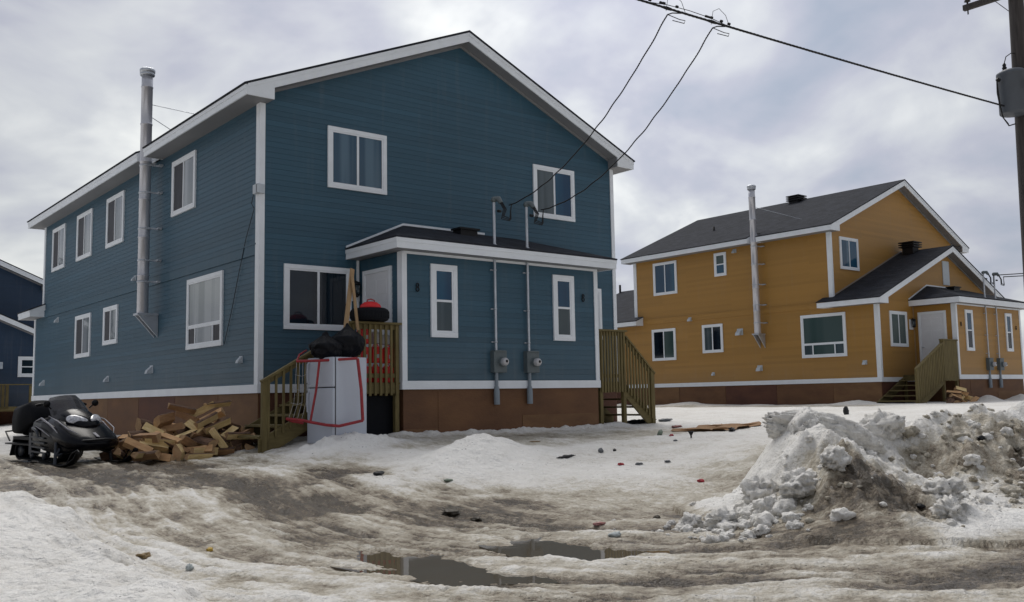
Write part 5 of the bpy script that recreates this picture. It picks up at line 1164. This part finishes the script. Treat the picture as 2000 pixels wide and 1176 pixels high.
# ------------------------------------------------------------------ sky, sun, camera
w = bpy.data.worlds.new('World'); bpy.context.scene.world = w; w.use_nodes = True; nt = w.node_tree; Lk = nt.links.new
bg = nt.nodes['Background']; SUN_AZ = R(22); SUN_EL = R(56)          # azimuth measured from +Y towards +X
sky = N(nt, 'ShaderNodeTexSky', sky_type='NISHITA'); sky.sun_disc = False; sky.sun_elevation = SUN_EL; sky.sun_rotation = SUN_AZ; sky.dust_density = 2
tc = N(nt, 'ShaderNodeTexCoord'); sep = N(nt, 'ShaderNodeSeparateXYZ'); Lk(tc.outputs['Generated'], sep.inputs[0])
def mth(op, a, b=None, c=None, clamp=False):
    n = N(nt, 'ShaderNodeMath', operation=op); n.use_clamp = clamp
    for i, v in enumerate((a, b, c)):
        if v is None: continue
        if isinstance(v, (int, float)): n.inputs[i].default_value = v
        else: Lk(v, n.inputs[i])
    return n.outputs[0]
zz = mth('ADD', mth('MAXIMUM', sep.outputs[2], 0), .42)
cb = N(nt, 'ShaderNodeCombineXYZ'); Lk(mth('DIVIDE', sep.outputs[0], zz), cb.inputs[0]); Lk(mth('DIVIDE', sep.outputs[1], zz), cb.inputs[1])
def cloud(sc, det, dist, off, rough=.55):
    mp = N(nt, 'ShaderNodeMapping'); mp.inputs['Location'].default_value = off; Lk(cb.outputs[0], mp.inputs[0])
    n = N(nt, 'ShaderNodeTexNoise', Scale=sc, Detail=det, Distortion=dist); n.inputs['Roughness'].default_value = rough; Lk(mp.outputs[0], n.inputs['Vector']); return n.outputs['Fac']
c1 = cloud(1.6, 5, .5, (3.1, 1.7, 0)); c2 = cloud(4.3, 6, .3, (7.7, 2.2, 0), .5)
cm = mth('MULTIPLY_ADD', mth('SUBTRACT', mth('MULTIPLY_ADD', c2, .45, mth('MULTIPLY', c1, .65)), .55), 2.1, .53)
rp = N(nt, 'ShaderNodeValToRGB'); e = rp.color_ramp.elements; e[0].position = .28; e[0].color = (.33, .37, .46, 1); e[1].position = .80; e[1].color = (.81, .82, .81, 1)
x = e.new(.46); x.color = (.44, .45, .53, 1); x = e.new(.62); x.color = (.575, .59, .625, 1); Lk(cm, rp.inputs['Fac'])
# thin bright veil nearer the hidden sun, duller cloud behind the viewer
va, ve = R(44), R(27)
dt = N(nt, 'ShaderNodeVectorMath', operation='DOT_PRODUCT'); Lk(tc.outputs['Generated'], dt.inputs[0]); dt.inputs[1].default_value = (math.sin(va)*math.cos(ve), math.cos(va)*math.cos(ve), math.sin(ve))
mr = N(nt, 'ShaderNodeFloatCurve'); Lk(mth('MULTIPLY_ADD', dt.outputs['Value'], .5, .5), mr.inputs['Value']); cv = mr.mapping.curves[0]; cv.points[0].location = (0, .42); cv.points[1].location = (1, 1.04)
for p_ in ((.55, .50), (.80, .62), (.94, .77)): cv.points.new(*p_)
mr.mapping.update()
sc_ = N(nt, 'ShaderNodeVectorMath', operation='SCALE'); Lk(rp.outputs['Color'], sc_.inputs[0]); Lk(mth('MULTIPLY', mr.outputs[0], 1.22), sc_.inputs['Scale'])
ad = N(nt, 'ShaderNodeVectorMath', operation='MULTIPLY_ADD'); Lk(sky.outputs[0], ad.inputs[0]); ad.inputs[1].default_value = (.011, .011, .009); Lk(sc_.outputs[0], ad.inputs[2])
Lk(ad.outputs[0], bg.inputs['Color']); bg.inputs['Strength'].default_value = 1.0
sl = bpy.data.lights.new('sun', 'SUN'); sl.energy = 1.85; sl.angle = R(38); sl.color = (1, .96, .90); so = bpy.data.objects.new('sun', sl); C.objects.link(so)
sd_ = V(math.sin(SUN_AZ)*math.cos(SUN_EL), math.cos(SUN_AZ)*math.cos(SUN_EL), math.sin(SUN_EL)); so.rotation_euler = sd_.to_track_quat('Z', 'Y').to_euler(); so.location = sd_*60
cd = bpy.data.cameras.new('camera'); cam = bpy.data.objects.new('camera', cd); C.objects.link(cam)
yw, pt, rl = R(39.1278), R(5.78), R(-1.0088)
f_ = V(math.sin(yw)*math.cos(pt), math.cos(yw)*math.cos(pt), math.sin(pt)); rt = V(math.cos(yw), -math.sin(yw), 0); u_ = rt.cross(f_)
rt2 = rt*math.cos(rl)+u_*math.sin(rl); u2 = -rt*math.sin(rl)+u_*math.cos(rl)
mtx = Matrix((( rt2.x, u2.x, -f_.x, CX0), (rt2.y, u2.y, -f_.y, CY0), (rt2.z, u2.z, -f_.z, CZ0), (0, 0, 0, 1))); cam.matrix_world = mtx
cd.sensor_width = 36; cd.lens = 1868.28/2000*36; cd.clip_end = 3000; cd.clip_start = .05
sc = bpy.context.scene; sc.camera = cam; sc.render.engine = 'CYCLES'; sc.render.resolution_x = 1024; sc.render.resolution_y = 602
sc.view_settings.view_transform = 'Standard'; sc.view_settings.look = 'None'; sc.view_settings.exposure = .12; sc.view_settings.gamma = 1
